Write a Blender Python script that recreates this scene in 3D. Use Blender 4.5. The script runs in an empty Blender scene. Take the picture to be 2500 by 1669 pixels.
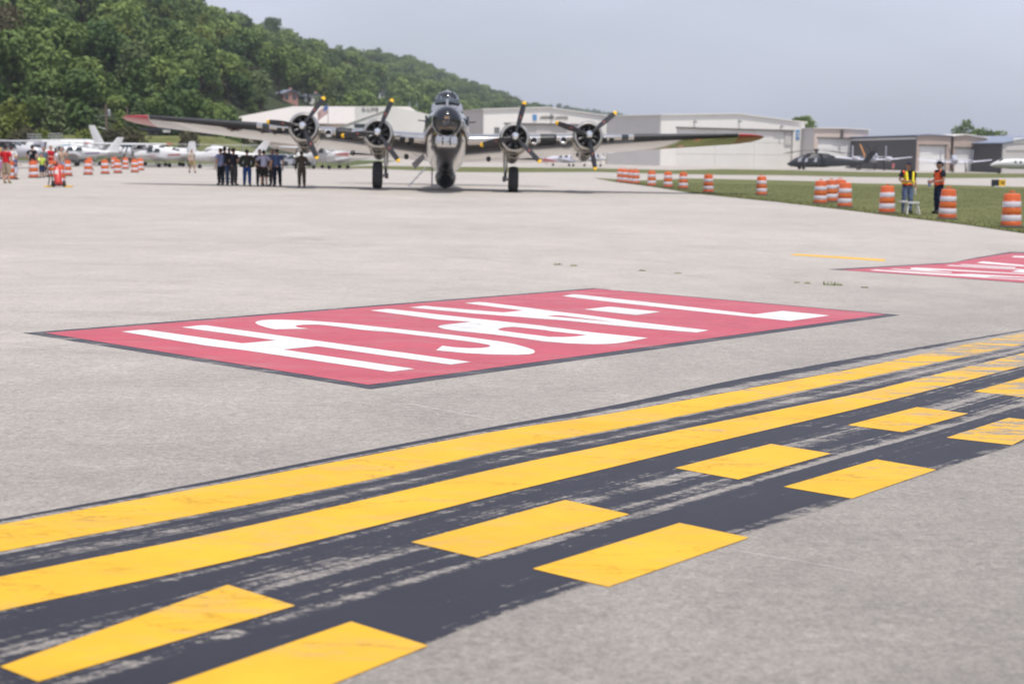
import bpy, bmesh, math, random
from mathutils import Vector, Matrix
R = math.radians
random.seed(11)
S = bpy.context.scene
COL = S.collection
# ------------------------------------------------------------------ camera (50 mm, f/2, crouching photographer)
FPX = 3472.0
PITCH = math.atan((834.5 - 380) / FPX)
ROLL = R(0.5)
CAMH = 1.375
cam_d = bpy.data.cameras.new("camera")
cam = bpy.data.objects.new("camera", cam_d)
COL.objects.link(cam)
cam_d.lens = 50; cam_d.sensor_width = 36; cam_d.clip_start = 0.1; cam_d.clip_end = 12000
cam_d.dof.use_dof = True; cam_d.dof.focus_distance = 9.6; cam_d.dof.aperture_fstop = 2.8
_f = Vector((0, math.cos(PITCH), -math.sin(PITCH))); _r = Vector((1, 0, 0)); _u = _r.cross(_f)
_rr = math.cos(ROLL) * _r + math.sin(ROLL) * _u; _uu = -math.sin(ROLL) * _r + math.cos(ROLL) * _u
cam.matrix_world = Matrix(((_rr.x, _uu.x, -_f.x, 0), (_rr.y, _uu.y, -_f.y, 0), (_rr.z, _uu.z, -_f.z, CAMH), (0, 0, 0, 1)))
S.camera = cam
# ------------------------------------------------------------------ light
SUN_EL, SUN_AZ = R(71), R(158)          # azimuth clockwise from +Y (the view direction)
sun_d = bpy.data.lights.new("sun", 'SUN'); sun_d.energy = 4.6; sun_d.angle = R(0.55); sun_d.color = (1.0, 0.955, 0.89)
sun = bpy.data.objects.new("sun", sun_d); COL.objects.link(sun)
to_sun = Vector((math.sin(SUN_AZ) * math.cos(SUN_EL), math.cos(SUN_AZ) * math.cos(SUN_EL), math.sin(SUN_EL)))
sun.rotation_euler = to_sun.to_track_quat('Z', 'Y').to_euler(); sun.location = (0, 0, 60)
W = bpy.data.worlds.new("World"); S.world = W; W.use_nodes = True
wn, wl = W.node_tree.nodes, W.node_tree.links
wn.clear()
wo = wn.new("ShaderNodeOutputWorld"); wb = wn.new("ShaderNodeBackground"); sky = wn.new("ShaderNodeTexSky")
sky.sky_type = 'NISHITA'; sky.sun_disc = False; sky.sun_elevation = SUN_EL; sky.sun_rotation = SUN_AZ
sky.altitude = 150; sky.air_density = 1.0; sky.dust_density = 3.0; sky.ozone_density = 1.0
# a thin summer overcast veil: the sky colour mixed towards a pale lavender grey, uneven like thin cloud
tc = wn.new("ShaderNodeTexCoord"); mp = wn.new("ShaderNodeMapping"); mp.inputs['Scale'].default_value = (1.0, 1.0, 3.2)
nz = wn.new("ShaderNodeTexNoise"); nz.inputs['Scale'].default_value = 2.6; nz.inputs['Detail'].default_value = 5; nz.inputs['Roughness'].default_value = 0.5
rp = wn.new("ShaderNodeMapRange"); rp.inputs['From Min'].default_value = 0.3; rp.inputs['From Max'].default_value = 0.75
rp.inputs['To Min'].default_value = 0.62; rp.inputs['To Max'].default_value = 0.92
mx = wn.new("ShaderNodeMix"); mx.data_type = 'RGBA'
mx.inputs['B'].default_value = (7.5, 7.9, 9.4, 1)
wl.new(tc.outputs['Generated'], mp.inputs['Vector']); wl.new(mp.outputs[0], nz.inputs['Vector'])
wl.new(nz.outputs['Fac'], rp.inputs['Value']); wl.new(rp.outputs[0], mx.inputs['Factor'])
nz2 = wn.new("ShaderNodeTexNoise"); nz2.inputs['Scale'].default_value = 1.3; nz2.inputs['Detail'].default_value = 4; wl.new(mp.outputs[0], nz2.inputs['Vector'])
rp2 = wn.new("ShaderNodeMapRange"); rp2.inputs['From Min'].default_value = 0.3; rp2.inputs['From Max'].default_value = 0.7; rp2.inputs['To Min'].default_value = 0.88; rp2.inputs['To Max'].default_value = 1.10
vs_ = wn.new("ShaderNodeVectorMath"); vs_.operation = 'SCALE'
wl.new(nz2.outputs['Fac'], rp2.inputs['Value']); wl.new(rp2.outputs[0], vs_.inputs['Scale']); wl.new(mx.outputs['Result'], vs_.inputs[0])
wl.new(sky.outputs[0], mx.inputs['A']); wl.new(vs_.outputs[0], wb.inputs['Color'])
wb.inputs['Strength'].default_value = 0.10
wl.new(wb.outputs[0], wo.inputs['Surface'])
S.view_settings.view_transform = 'Standard'; S.view_settings.look = 'None'
S.view_settings.gamma = 1; S.view_settings.use_curve_mapping = False
S.view_settings.exposure = 0.0

# ------------------------------------------------------------------ ground shape and picture-to-ground helper
SLX, SLY, YK0, YK1 = 0.0098, 0.0184, 20.5, 24.0
def gg(Y):
    if Y < YK0: return Y
    if Y > YK1: return YK0 + (YK1 - YK0) / 2
    t = Y - YK0
    return YK0 + t - t * t / 2 / (YK1 - YK0)
def gz(X, Y):
    far = min(max(Y - 190, 0), 200) * 0.0042
    Xc = max(-90, min(140, X))
    return -SLY * gg(Y) - SLX * Xc + far
def ray(px, py):
    x, y = px - 1250, py - 834.5
    c, s = math.cos(ROLL), math.sin(ROLL)
    xr, yr = c * x + s * y, -s * x + c * y
    cp, sp = math.cos(PITCH), math.sin(PITCH)
    return xr, FPX * cp - yr * sp, -FPX * sp - yr * cp
def G(px, py, dz=0.0):
    dx, dy, dzr = ray(px, py)
    lo, hi = 0.5, 1500
    for _ in range(50):
        m = (lo + hi) / 2
        if CAMH + dzr / dy * m > gz(dx / dy * m, m): lo = m
        else: hi = m
    X = dx / dy * lo
    return Vector((X, lo, gz(X, lo) + dz))
def at(px, Y):                                    # ground point under picture column px at distance Y
    dx, dy, _ = ray(px, 400)
    X = dx / dy * Y
    return Vector((X, Y, gz(X, Y)))
def hgt(px, py, Y):                               # world height of a picture point at distance Y
    dx, dy, dz = ray(px, py)
    return CAMH + dz / dy * Y
def spt(px, py, Y):
    dx, dy, dz = ray(px, py)
    return Vector((dx / dy * Y, Y, CAMH + dz / dy * Y))

# ------------------------------------------------------------------ materials
def new_mat(name):
    m = bpy.data.materials.new(name); m.use_nodes = True
    n = m.node_tree.nodes; n.clear()
    out = n.new("ShaderNodeOutputMaterial"); p = n.new("ShaderNodeBsdfPrincipled")
    m.node_tree.links.new(p.outputs[0], out.inputs[0])
    return m, n, m.node_tree.links, p
def pmat(name, col, rough=0.55, metal=0.0, var=0.12, scale=4.0, bump=0.0, bscale=30.0, spec=0.5, objrand=0.0, coat=0.0):
    m, n, l, p = new_mat(name)
    t = n.new("ShaderNodeTexCoord"); z = n.new("ShaderNodeTexNoise")
    z.inputs['Scale'].default_value = scale; z.inputs['Detail'].default_value = 4
    l.new(t.outputs['Object'], z.inputs['Vector'])
    mr = n.new("ShaderNodeMapRange"); mr.inputs['From Min'].default_value = 0.25; mr.inputs['From Max'].default_value = 0.75
    mr.inputs['To Min'].default_value = 1 - var; mr.inputs['To Max'].default_value = 1 + var
    l.new(z.outputs['Fac'], mr.inputs['Value'])
    src = mr.outputs[0]
    if objrand:
        oi = n.new("ShaderNodeObjectInfo"); r2 = n.new("ShaderNodeMapRange")
        r2.inputs['To Min'].default_value = 1 - objrand; r2.inputs['To Max'].default_value = 1 + objrand
        l.new(oi.outputs['Random'], r2.inputs['Value'])
        mm = n.new("ShaderNodeMath"); mm.operation = 'MULTIPLY'
        l.new(src, mm.inputs[0]); l.new(r2.outputs[0], mm.inputs[1]); src = mm.outputs[0]
    vm = n.new("ShaderNodeVectorMath"); vm.operation = 'SCALE'; vm.inputs[0].default_value = col[:3]
    l.new(src, vm.inputs['Scale']); l.new(vm.outputs[0], p.inputs['Base Color'])
    rr = n.new("ShaderNodeMapRange"); rr.inputs['To Min'].default_value = max(0.02, rough - 0.06); rr.inputs['To Max'].default_value = min(1, rough + 0.06)
    l.new(z.outputs['Fac'], rr.inputs['Value']); l.new(rr.outputs[0], p.inputs['Roughness'])
    p.inputs['Metallic'].default_value = metal; p.inputs['Specular IOR Level'].default_value = spec
    if coat: p.inputs['Coat Weight'].default_value = coat; p.inputs['Coat Roughness'].default_value = 0.12
    if bump:
        z2 = n.new("ShaderNodeTexNoise"); z2.inputs['Scale'].default_value = bscale; z2.inputs['Detail'].default_value = 3
        b = n.new("ShaderNodeBump"); b.inputs['Strength'].default_value = bump; b.inputs['Distance'].default_value = 0.01
        l.new(t.outputs['Object'], z2.inputs['Vector']); l.new(z2.outputs['Fac'], b.inputs['Height']); l.new(b.outputs[0], p.inputs['Normal'])
    return m
def N(n, kind, **kw):
    x = n.new(kind)
    for k, v in kw.items():
        if k in ('op',): x.operation = v
        else: x.inputs[k].default_value = v
    return x
def concrete_color(n, l):
    """weathered apron concrete in world space; the same function serves the paint sheets, so worn paint shows true concrete"""
    g = n.new("ShaderNodeNewGeometry")
    def noise(scale, detail=4, rough=0.55, stretch=None):
        z = n.new("ShaderNodeTexNoise"); z.inputs['Scale'].default_value = scale
        z.inputs['Detail'].default_value = detail; z.inputs['Roughness'].default_value = rough
        src = g.outputs['Position']
        if stretch:
            mpp = n.new("ShaderNodeMapping"); mpp.inputs['Rotation'].default_value = (0, 0, stretch[1]); mpp.inputs['Scale'].default_value = stretch[0]
            l.new(src, mpp.inputs['Vector']); src = mpp.outputs[0]
        l.new(src, z.inputs['Vector']); return z.outputs['Fac']
    def rng(x, a, b, c, d):
        r = n.new("ShaderNodeMapRange"); r.inputs['From Min'].default_value = a; r.inputs['From Max'].default_value = b
        r.inputs['To Min'].default_value = c; r.inputs['To Max'].default_value = d; l.new(x, r.inputs['Value']); return r.outputs[0]
    def mul(a, b):
        m = n.new("ShaderNodeMath"); m.operation = 'MULTIPLY'; l.new(a, m.inputs[0]); l.new(b, m.inputs[1]); return m.outputs[0]
    big = rng(noise(0.16, 4, 0.55), 0.3, 0.7, 0.90, 1.07)
    mid = rng(noise(1.3, 7, 0.7), 0.3, 0.7, 0.90, 1.09)
    brush = rng(noise(4.0, 6, 0.75, ((0.5, 1.2, 1), R(-30))), 0.3, 0.7, 0.93, 1.07)
    fine = rng(noise(48, 4, 0.85), 0.3, 0.7, 0.62, 1.33)
    pit = rng(noise(15, 6, 0.85), 0.3, 0.7, 0.74, 1.22)
    fine = mul(fine, pit)
    grit = rng(noise(230, 2, 0.8), 0.35, 0.65, 0.72, 1.25)
    stain = rng(noise(0.55, 6, 0.7, ((0.5, 1.5, 1), R(8))), 0.56, 0.76, 1.0, 0.80)
    # lens and view-angle falloff painted into the albedo, darkening across the holding line (line direction 50.3 degrees)
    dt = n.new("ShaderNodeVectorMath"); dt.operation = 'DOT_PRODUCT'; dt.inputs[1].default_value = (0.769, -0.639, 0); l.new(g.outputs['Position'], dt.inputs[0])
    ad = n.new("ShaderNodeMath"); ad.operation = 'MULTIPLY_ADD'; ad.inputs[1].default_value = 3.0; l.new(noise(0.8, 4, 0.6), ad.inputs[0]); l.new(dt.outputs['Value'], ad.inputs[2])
    view_falloff = rng(ad.outputs[0], -10.5, 1.2, 1.0, 0.54)
    f = mul(mul(mul(mul(big, view_falloff), mid), mul(fine, grit)), mul(brush, stain))
    vm = n.new("ShaderNodeVectorMath"); vm.operation = 'SCALE'; vm.inputs[0].default_value = (0.385, 0.350, 0.318)
    l.new(f, vm.inputs['Scale'])
    return vm.outputs[0], fine, g
def concrete_mat():
    m, n, l, p = new_mat("apron concrete")
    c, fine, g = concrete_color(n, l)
    l.new(c, p.inputs['Base Color']); p.inputs['Roughness'].default_value = 0.64; p.inputs['Specular IOR Level'].default_value = 0.5
    b = n.new("ShaderNodeBump"); b.inputs['Strength'].default_value = 0.35; b.inputs['Distance'].default_value = 0.004
    l.new(fine, b.inputs['Height']); l.new(b.outputs[0], p.inputs['Normal'])
    return m
def paint_mat(name, col, wear=0.5, edge=0.0, streak=False, wear_x=None, rough=0.6):
    """road paint over concrete: wear 0..1 (share worn away), flakes follow a stretched noise; wear_x adds wear along world X.
    Sheets carry a UV map: u metres along, v 0..n across (see strips)."""
    m, n, l, p = new_mat(name)
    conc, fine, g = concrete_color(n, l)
    uv = n.new("ShaderNodeUVMap")
    def noise(scale, vec, sc=None, detail=5, rough=0.65):
        z = n.new("ShaderNodeTexNoise"); z.inputs['Scale'].default_value = scale; z.inputs['Detail'].default_value = detail; z.inputs['Roughness'].default_value = rough
        if sc:
            mpp = n.new("ShaderNodeMapping"); mpp.inputs['Rotation'].default_value = (0, 0, sc[1]); mpp.inputs['Scale'].default_value = sc[0]
            l.new(vec, mpp.inputs['Vector']); vec = mpp.outputs[0]
        l.new(vec, z.inputs['Vector']); return z.outputs['Fac']
    pos = g.outputs['Position']
    DIR = R(-50.3)
    a = noise(3.2, pos, ((0.5, 2.2, 1), DIR), 6, 0.75)
    b = noise(34, pos, ((0.55, 1.3, 1), DIR), 7, 0.9) if streak else noise(30, pos, ((0.28, 1.5, 1), DIR), 6, 0.85)
    def math_(op, x, y):
        k = n.new("ShaderNodeMath"); k.operation = op
        for i, q in enumerate((x, y)):
            if hasattr(q, 'is_linked'): l.new(q, k.inputs[i])
            else: k.inputs[i].default_value = q
        return k.outputs[0]
    h = math_('ADD', math_('MULTIPLY', a, 0.40 if streak else 0.58), math_('MULTIPLY', b, 0.60 if streak else 0.42))        # ~0.5 mean
    thr = None
    if streak:
        sx = n.new("ShaderNodeSeparateXYZ"); l.new(uv.outputs[0], sx.inputs[0])
        ramp = n.new("ShaderNodeValToRGB"); cr = ramp.color_ramp; cr.interpolation = 'LINEAR'
        while len(cr.elements) > 1: cr.elements.remove(cr.elements[-1])
        first = True
        for pos_, val in streak:
            if first: e = cr.elements[0]; e.position = pos_; first = False
            else: e = cr.elements.new(pos_)
            e.color = (val, val, val, 1)
        l.new(math_('MULTIPLY', sx.outputs[1], 0.2), ramp.inputs[0])
        long_ = noise(1.0, uv.outputs[0], ((0.30, 14.0, 1), 0), 6, 0.7)
        long2 = noise(1.0, uv.outputs[0], ((0.16, 46.0, 1), 0), 5, 0.7)
        thr = math_('ADD', ramp.outputs[0], math_('ADD', math_('MULTIPLY', math_('SUBTRACT', long_, 0.5), 0.45), math_('MULTIPLY', math_('SUBTRACT', long2, 0.5), 0.50)))
    else:
        low = noise(0.55, pos, None, 3)
        thr = math_('ADD', wear, math_('MULTIPLY', math_('SUBTRACT', low, 0.5), 0.25))
    if wear_x:
        sp = n.new("ShaderNodeSeparateXYZ"); l.new(pos, sp.inputs[0])
        mr = n.new("ShaderNodeMapRange"); mr.inputs['From Min'].default_value = wear_x[0]; mr.inputs['From Max'].default_value = wear_x[1]
        mr.inputs['To Min'].default_value = 0; mr.inputs['To Max'].default_value = wear_x[2]
        l.new(sp.outputs[0], mr.inputs['Value']); thr = math_('ADD', thr, mr.outputs[0])
    d = math_('SUBTRACT', h, thr)
    fac = n.new("ShaderNodeMapRange"); fac.inputs['From Min'].default_value = -0.012; fac.inputs['From Max'].default_value = 0.016
    l.new(d, fac.inputs['Value'])
    tone = noise(2.2, pos, None, 5)
    tr = n.new("ShaderNodeMapRange"); tr.inputs['From Min'].default_value = 0.3; tr.inputs['From Max'].default_value = 0.7; tr.inputs['To Min'].default_value = 0.9; tr.inputs['To Max'].default_value = 1.08
    l.new(tone, tr.inputs['Value'])
    vm = n.new("ShaderNodeVectorMath"); vm.operation = 'SCALE'; vm.inputs[0].default_value = col; l.new(tr.outputs[0], vm.inputs['Scale'])
    col_out = vm.outputs[0]
    if not streak:
        # thin abrasion that lets some concrete through, and fine cracks winding along the paint
        ab = math_('MULTIPLY', noise(1.6, pos, ((0.4, 1.8, 1), DIR), 7, 0.75), noise(14, pos, ((0.4, 1.6, 1), DIR), 6, 0.8))
        ar = n.new("ShaderNodeMapRange"); ar.inputs['From Min'].default_value = 0.25; ar.inputs['From Max'].default_value = 0.42; ar.inputs['To Max'].default_value = 0.45; l.new(ab, ar.inputs['Value'])
        m1 = n.new("ShaderNodeMix"); m1.data_type = 'RGBA'; l.new(ar.outputs[0], m1.inputs['Factor']); l.new(col_out, m1.inputs['A']); l.new(conc, m1.inputs['B'])
        ck = math_('ABSOLUTE', math_('SUBTRACT', noise(0.9, pos, ((0.35, 1.0, 1), DIR), 9, 0.6), 0.5), 0)
        cr_ = n.new("ShaderNodeMapRange"); cr_.inputs['From Min'].default_value = 0.0008; cr_.inputs['From Max'].default_value = 0.0035; cr_.inputs['To Min'].default_value = 0.70; cr_.inputs['To Max'].default_value = 1.0; l.new(ck, cr_.inputs['Value'])
        sc_ = n.new("ShaderNodeVectorMath"); sc_.operation = 'SCALE'; l.new(m1.outputs['Result'], sc_.inputs[0]); l.new(cr_.outputs[0], sc_.inputs['Scale'])
        col_out = sc_.outputs[0]
    mix = n.new("ShaderNodeMix"); mix.data_type = 'RGBA'
    l.new(fac.outputs[0], mix.inputs['Factor']); l.new(conc, mix.inputs['A']); l.new(col_out, mix.inputs['B'])
    l.new(mix.outputs['Result'], p.inputs['Base Color'])
    p.inputs['Roughness'].default_value = rough; p.inputs['Specular IOR Level'].default_value = 0.25
    bp = n.new("ShaderNodeBump"); bp.inputs['Strength'].default_value = 0.25; bp.inputs['Distance'].default_value = 0.003
    l.new(fine, bp.inputs['Height']); l.new(bp.outputs[0], p.inputs['Normal'])
    return m
def leaf_mat(name, c0, c1, trans=0.25):
    m, n, l, p = new_mat(name)
    oi = n.new("ShaderNodeObjectInfo"); g = n.new("ShaderNodeNewGeometry"); z = n.new("ShaderNodeTexNoise")
    z.inputs['Scale'].default_value = 0.35; z.inputs['Detail'].default_value = 4; l.new(g.outputs['Position'], z.inputs['Vector'])
    a = n.new("ShaderNodeMath"); a.operation = 'MULTIPLY_ADD'; a.inputs[1].default_value = 0.75; l.new(oi.outputs['Random'], a.inputs[0])
    b = n.new("ShaderNodeMath"); b.operation = 'MULTIPLY'; b.inputs[1].default_value = 0.5; l.new(z.outputs['Fac'], b.inputs[0])
    l.new(b.outputs[0], a.inputs[2])
    rp_ = n.new("ShaderNodeValToRGB"); rp_.color_ramp.elements[0].position = 0.18; rp_.color_ramp.elements[0].color = (*c0, 1)
    rp_.color_ramp.elements[1].position = 1.0; rp_.color_ramp.elements[1].color = (*c1, 1)
    l.new(a.outputs[0], rp_.inputs[0]); l.new(rp_.outputs[0], p.inputs['Base Color'])
    p.inputs['Roughness'].default_value = 0.6; p.inputs['Specular IOR Level'].default_value = 0.25
    if trans:
        t = n.new("ShaderNodeBsdfTranslucent"); mxs = n.new("ShaderNodeMixShader"); mxs.inputs[0].default_value = trans
        l.new(rp_.outputs[0], t.inputs[0]); l.new(p.outputs[0], mxs.inputs[1]); l.new(t.outputs[0], mxs.inputs[2])
        l.new(mxs.outputs[0], n['Material Output'].inputs[0])
    return m
def grass_mat(name, a, b):
    m, n, l, p = new_mat(name)
    g = n.new("ShaderNodeNewGeometry")
    z = n.new("ShaderNodeTexNoise"); z.inputs['Scale'].default_value = 0.5; z.inputs['Detail'].default_value = 7; z.inputs['Roughness'].default_value = 0.7
    l.new(g.outputs['Position'], z.inputs['Vector'])
    r = n.new("ShaderNodeValToRGB"); r.color_ramp.elements[0].position = 0.33; r.color_ramp.elements[0].color = (*a, 1)
    r.color_ramp.elements[1].position = 0.7; r.color_ramp.elements[1].color = (*b, 1)
    l.new(z.outputs['Fac'], r.inputs[0]); l.new(r.outputs[0], p.inputs['Base Color']); p.inputs['Roughness'].default_value = 0.9
    p.inputs['Specular IOR Level'].default_value = 0.15
    return m
def glass_mat(name, tint=(0.8, 0.85, 0.85), rough=0.04):
    """thin plexiglass: see-through tint plus Fresnel reflection"""
    m = bpy.data.materials.new(name); m.use_nodes = True; n = m.node_tree.nodes; n.clear(); l = m.node_tree.links
    o = n.new("ShaderNodeOutputMaterial"); t = n.new("ShaderNodeBsdfTransparent"); g = n.new("ShaderNodeBsdfGlossy"); f = n.new("ShaderNodeFresnel"); x = n.new("ShaderNodeMixShader")
    t.inputs[0].default_value = (*tint, 1); g.inputs['Color'].default_value = (0.92, 0.95, 1, 1); g.inputs['Roughness'].default_value = rough; f.inputs[0].default_value = 1.75
    l.new(f.outputs[0], x.inputs[0]); l.new(t.outputs[0], x.inputs[1]); l.new(g.outputs[0], x.inputs[2]); l.new(x.outputs[0], o.inputs[0])
    return m

M = {}
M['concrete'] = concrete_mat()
M['yellow'] = paint_mat("yellow marking paint", (0.61, 0.342, 0.020), 0.335, wear_x=(-0.2, 4.2, 0.17))
M['yellow_far'] = paint_mat("thin yellow line paint", (0.62, 0.35, 0.03), 0.18)
M['black'] = paint_mat("black backing paint", (0.021, 0.021, 0.031), 0.4, streak=[
    (0.0, 0.40), (0.03, 0.33), (0.09, 0.42), (0.13, 0.54), (0.19, 0.50),
    (0.405, 0.53), (0.44, 0.37), (0.485, 0.44), (0.51, 0.51), (0.535, 0.44), (0.575, 0.37), (0.60, 0.46),
    (0.805, 0.40), (0.83, 0.35), (0.848, 0.44), (0.858, 0.515), (0.868, 0.43), (0.88, 0.38), (0.893, 0.42), (0.908, 0.45), (0.915, 0.535), (0.922, 0.38), (0.94, 0.32), (0.965, 0.36), (0.985, 0.34), (0.995, 0.42), (1.0, 0.52)],
    wear_x=(0.5, 5.0, 0.09), rough=0.5)
M['edge_black'] = paint_mat("black sign border paint", (0.045, 0.045, 0.06), 0.42)
M['red'] = paint_mat("red sign paint", (0.40, 0.066, 0.094), 0.285, rough=0.5)
M['white_paint'] = paint_mat("white sign paint", (0.57, 0.57, 0.565), 0.19, rough=0.5)
M['grass'] = grass_mat("mown grass", (0.068, 0.084, 0.025), (0.152, 0.150, 0.060))
M['blade'] = leaf_mat("grass blade", (0.075, 0.10, 0.026), (0.17, 0.175, 0.065), 0.2)
M['earth'] = grass_mat("open land", (0.05, 0.075, 0.022), (0.10, 0.11, 0.045))
M['hill'] = grass_mat("forest floor", (0.02, 0.03, 0.012), (0.045, 0.055, 0.022))
M['asphalt'] = pmat("asphalt", (0.16, 0.155, 0.16), 0.9, var=0.15, scale=0.4)
M['alu'] = pmat("polished aluminium", (0.58, 0.56, 0.54), 0.14, 1.0, var=0.10, scale=1.6)
M['alu2'] = pmat("satin aluminium", (0.50, 0.475, 0.435), 0.32, 1.0, var=0.15, scale=2.5)
M['chrome'] = pmat("bright chrome", (0.85, 0.85, 0.86), 0.08, 1.0, var=0.03)
M['brown_ring'] = pmat("heat stained collector ring", (0.30, 0.25, 0.16), 0.35, 1.0, var=0.2)
M['black_rubber'] = pmat("black rubber boot", (0.018, 0.018, 0.021), 0.42, var=0.15)
M['tyre'] = pmat("tyre rubber", (0.014, 0.014, 0.017), 0.7, var=0.2, scale=8)
M['dark_metal'] = pmat("dark engine metal", (0.085, 0.085, 0.09), 0.4, 0.8, var=0.2, scale=9)
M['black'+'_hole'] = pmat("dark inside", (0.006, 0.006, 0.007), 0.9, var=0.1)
M['blade_black'] = pmat("black propeller paint", (0.022, 0.022, 0.027), 0.33, var=0.15)
M['tip_yellow'] = pmat("yellow propeller tip", (0.80, 0.47, 0.015), 0.45, var=0.06)
M['decal_red'] = pmat("propeller decal", (0.45, 0.10, 0.07), 0.5, var=0.2, scale=40)
M['tip_red'] = pmat("red wing tip paint", (0.36, 0.022, 0.035), 0.35, var=0.08, coat=0.3)
M['plexi'] = glass_mat("plexiglass", (0.78, 0.83, 0.88))
M['window_dark'] = pmat("dark window glass", (0.012, 0.022, 0.026), 0.06, var=0.1, spec=0.9)
M['compartment'] = pmat("dark green grey interior", (0.045, 0.05, 0.05), 0.7, var=0.3, scale=3)
M['turret_grey'] = pmat("dull grey turret metal", (0.22, 0.215, 0.21), 0.35, 0.9, var=0.2, scale=5)
M['tan'] = pmat("tan padding", (0.42, 0.22, 0.10), 0.7)
M['orange_drum'] = pmat("orange drum plastic", (0.56, 0.105, 0.026), 0.42, var=0.08, objrand=0.08)
M['orange_drum2'] = pmat("orange drum reflective band", (0.54, 0.115, 0.018), 0.35, var=0.08)
M['white_band'] = pmat("white reflective band", (0.60, 0.56, 0.62), 0.4, var=0.06, scale=9)
M['rubber_grey'] = pmat("recycled rubber base", (0.05, 0.05, 0.052), 0.85)
M['w'] = pmat("white aircraft paint", (0.55, 0.55, 0.56), 0.28, var=0.04, coat=0.4)
M['silver'] = pmat("grey aircraft paint", (0.42, 0.42, 0.46), 0.3, var=0.05)
M['milgrey'] = pmat("military grey paint", (0.36, 0.37, 0.44), 0.5, var=0.06)
M['milwhite'] = pmat("pale grey paint", (0.62, 0.62, 0.72), 0.45, var=0.05)
M['purple'] = pmat("purple trim", (0.13, 0.05, 0.22), 0.4)
M['redtrim'] = pmat("dark red trim", (0.38, 0.04, 0.05), 0.4)
M['bluetrim'] = pmat("blue trim", (0.10, 0.16, 0.42), 0.4)
M['orange_tail'] = pmat("orange tail paint", (0.62, 0.24, 0.02), 0.4)
M['heli'] = pmat("near black helicopter paint", (0.016, 0.017, 0.024), 0.45, var=0.2)
M['h_white'] = pmat("white metal siding", (0.72, 0.70, 0.665), 0.6, var=0.03, scale=0.3)
M['h_white2'] = pmat("cream metal siding", (0.66, 0.645, 0.615), 0.6, var=0.03, scale=0.3)
M['h_grey'] = pmat("grey metal siding", (0.56, 0.54, 0.54), 0.6, var=0.04, scale=0.3)
M['h_door'] = pmat("white hangar door", (0.72, 0.715, 0.71), 0.55, var=0.03, scale=0.5)
M['h_doorgrey'] = pmat("grey hangar door leaf", (0.50, 0.48, 0.465), 0.6, var=0.03, scale=0.5)
M['h_beige'] = pmat("beige metal siding", (0.55, 0.46, 0.41), 0.6, var=0.04, scale=0.3)
M['h_beige2'] = pmat("brown beige siding", (0.42, 0.335, 0.29), 0.6, var=0.04, scale=0.3)
M['h_dark'] = pmat("charcoal metal siding", (0.055, 0.053, 0.057), 0.6, var=0.06, scale=0.3)
M['h_roof'] = pmat("pale beige roof sheet", (0.47, 0.435, 0.41), 0.5, var=0.04, scale=0.3)
M['h_bluegrey'] = pmat("blue grey roof sheet", (0.19, 0.22, 0.30), 0.6, var=0.05, scale=0.3)
M['trim_dark'] = pmat("dark trim", (0.10, 0.09, 0.085), 0.6)
M['sign_black'] = pmat("black lettering", (0.012, 0.014, 0.02), 0.5)
M['sign_blue'] = pmat("blue sign", (0.10, 0.25, 0.50), 0.5)
M['brick'] = pmat("pink brick", (0.42, 0.22, 0.19), 0.8, var=0.15, scale=2)
M['bark'] = pmat("bark", (0.085, 0.068, 0.052), 0.9, var=0.25, scale=3)
M['pole_wood'] = pmat("utility pole wood", (0.17, 0.125, 0.105), 0.85, var=0.2, scale=2)
M['steel'] = pmat("galvanised steel", (0.36, 0.37, 0.39), 0.45, 0.6, var=0.1)
M['tank_white'] = pmat("white tank paint", (0.58, 0.58, 0.58), 0.3, var=0.04, coat=0.3)
M['cab_grey'] = pmat("lavender grey cab paint", (0.42, 0.41, 0.50), 0.35, var=0.05)
M['wagon'] = pmat("dark wagon paint", (0.028, 0.028, 0.042), 0.6, var=0.2)
M['carpaint1'] = pmat("silver car paint", (0.45, 0.46, 0.52), 0.3, 0.3, var=0.04, coat=0.5)
M['carpaint2'] = pmat("blue grey car paint", (0.20, 0.23, 0.32), 0.3, 0.3, var=0.04, coat=0.5)
M['vest_y'] = pmat("yellow reflective tape", (0.85, 0.72, 0.03), 0.5, var=0.08, scale=20)
M['vest_o'] = pmat("orange vest mesh", (0.86, 0.10, 0.02), 0.6, var=0.1, scale=20)
M['ext_red'] = pmat("red extinguisher paint", (0.45, 0.035, 0.03), 0.35, var=0.1)
M['leafA'] = leaf_mat("broadleaf foliage", (0.028, 0.072, 0.018), (0.18, 0.245, 0.062))
M['leafB'] = leaf_mat("pale green foliage", (0.05, 0.085, 0.025), (0.125, 0.165, 0.065))
M['leafC'] = leaf_mat("yellow green foliage", (0.07, 0.10, 0.014), (0.14, 0.17, 0.03))
M['leafD'] = leaf_mat("olive brown foliage", (0.045, 0.045, 0.02), (0.10, 0.09, 0.045))
M['weed'] = leaf_mat("weed leaves", (0.10, 0.13, 0.03), (0.22, 0.24, 0.07))

def haze_mat():
    m = bpy.data.materials.new("summer haze"); m.use_nodes = True
    n = m.node_tree.nodes; n.clear(); o = n.new("ShaderNodeOutputMaterial"); v = n.new("ShaderNodeVolumePrincipled")
    v.inputs['Color'].default_value = (0.86, 0.92, 1.0, 1); v.inputs['Density'].default_value = 0.00021; v.inputs['Anisotropy'].default_value = 0.36
    m.node_tree.links.new(v.outputs[0], o.inputs['Volume']); return m
M['haze'] = haze_mat()
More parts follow.
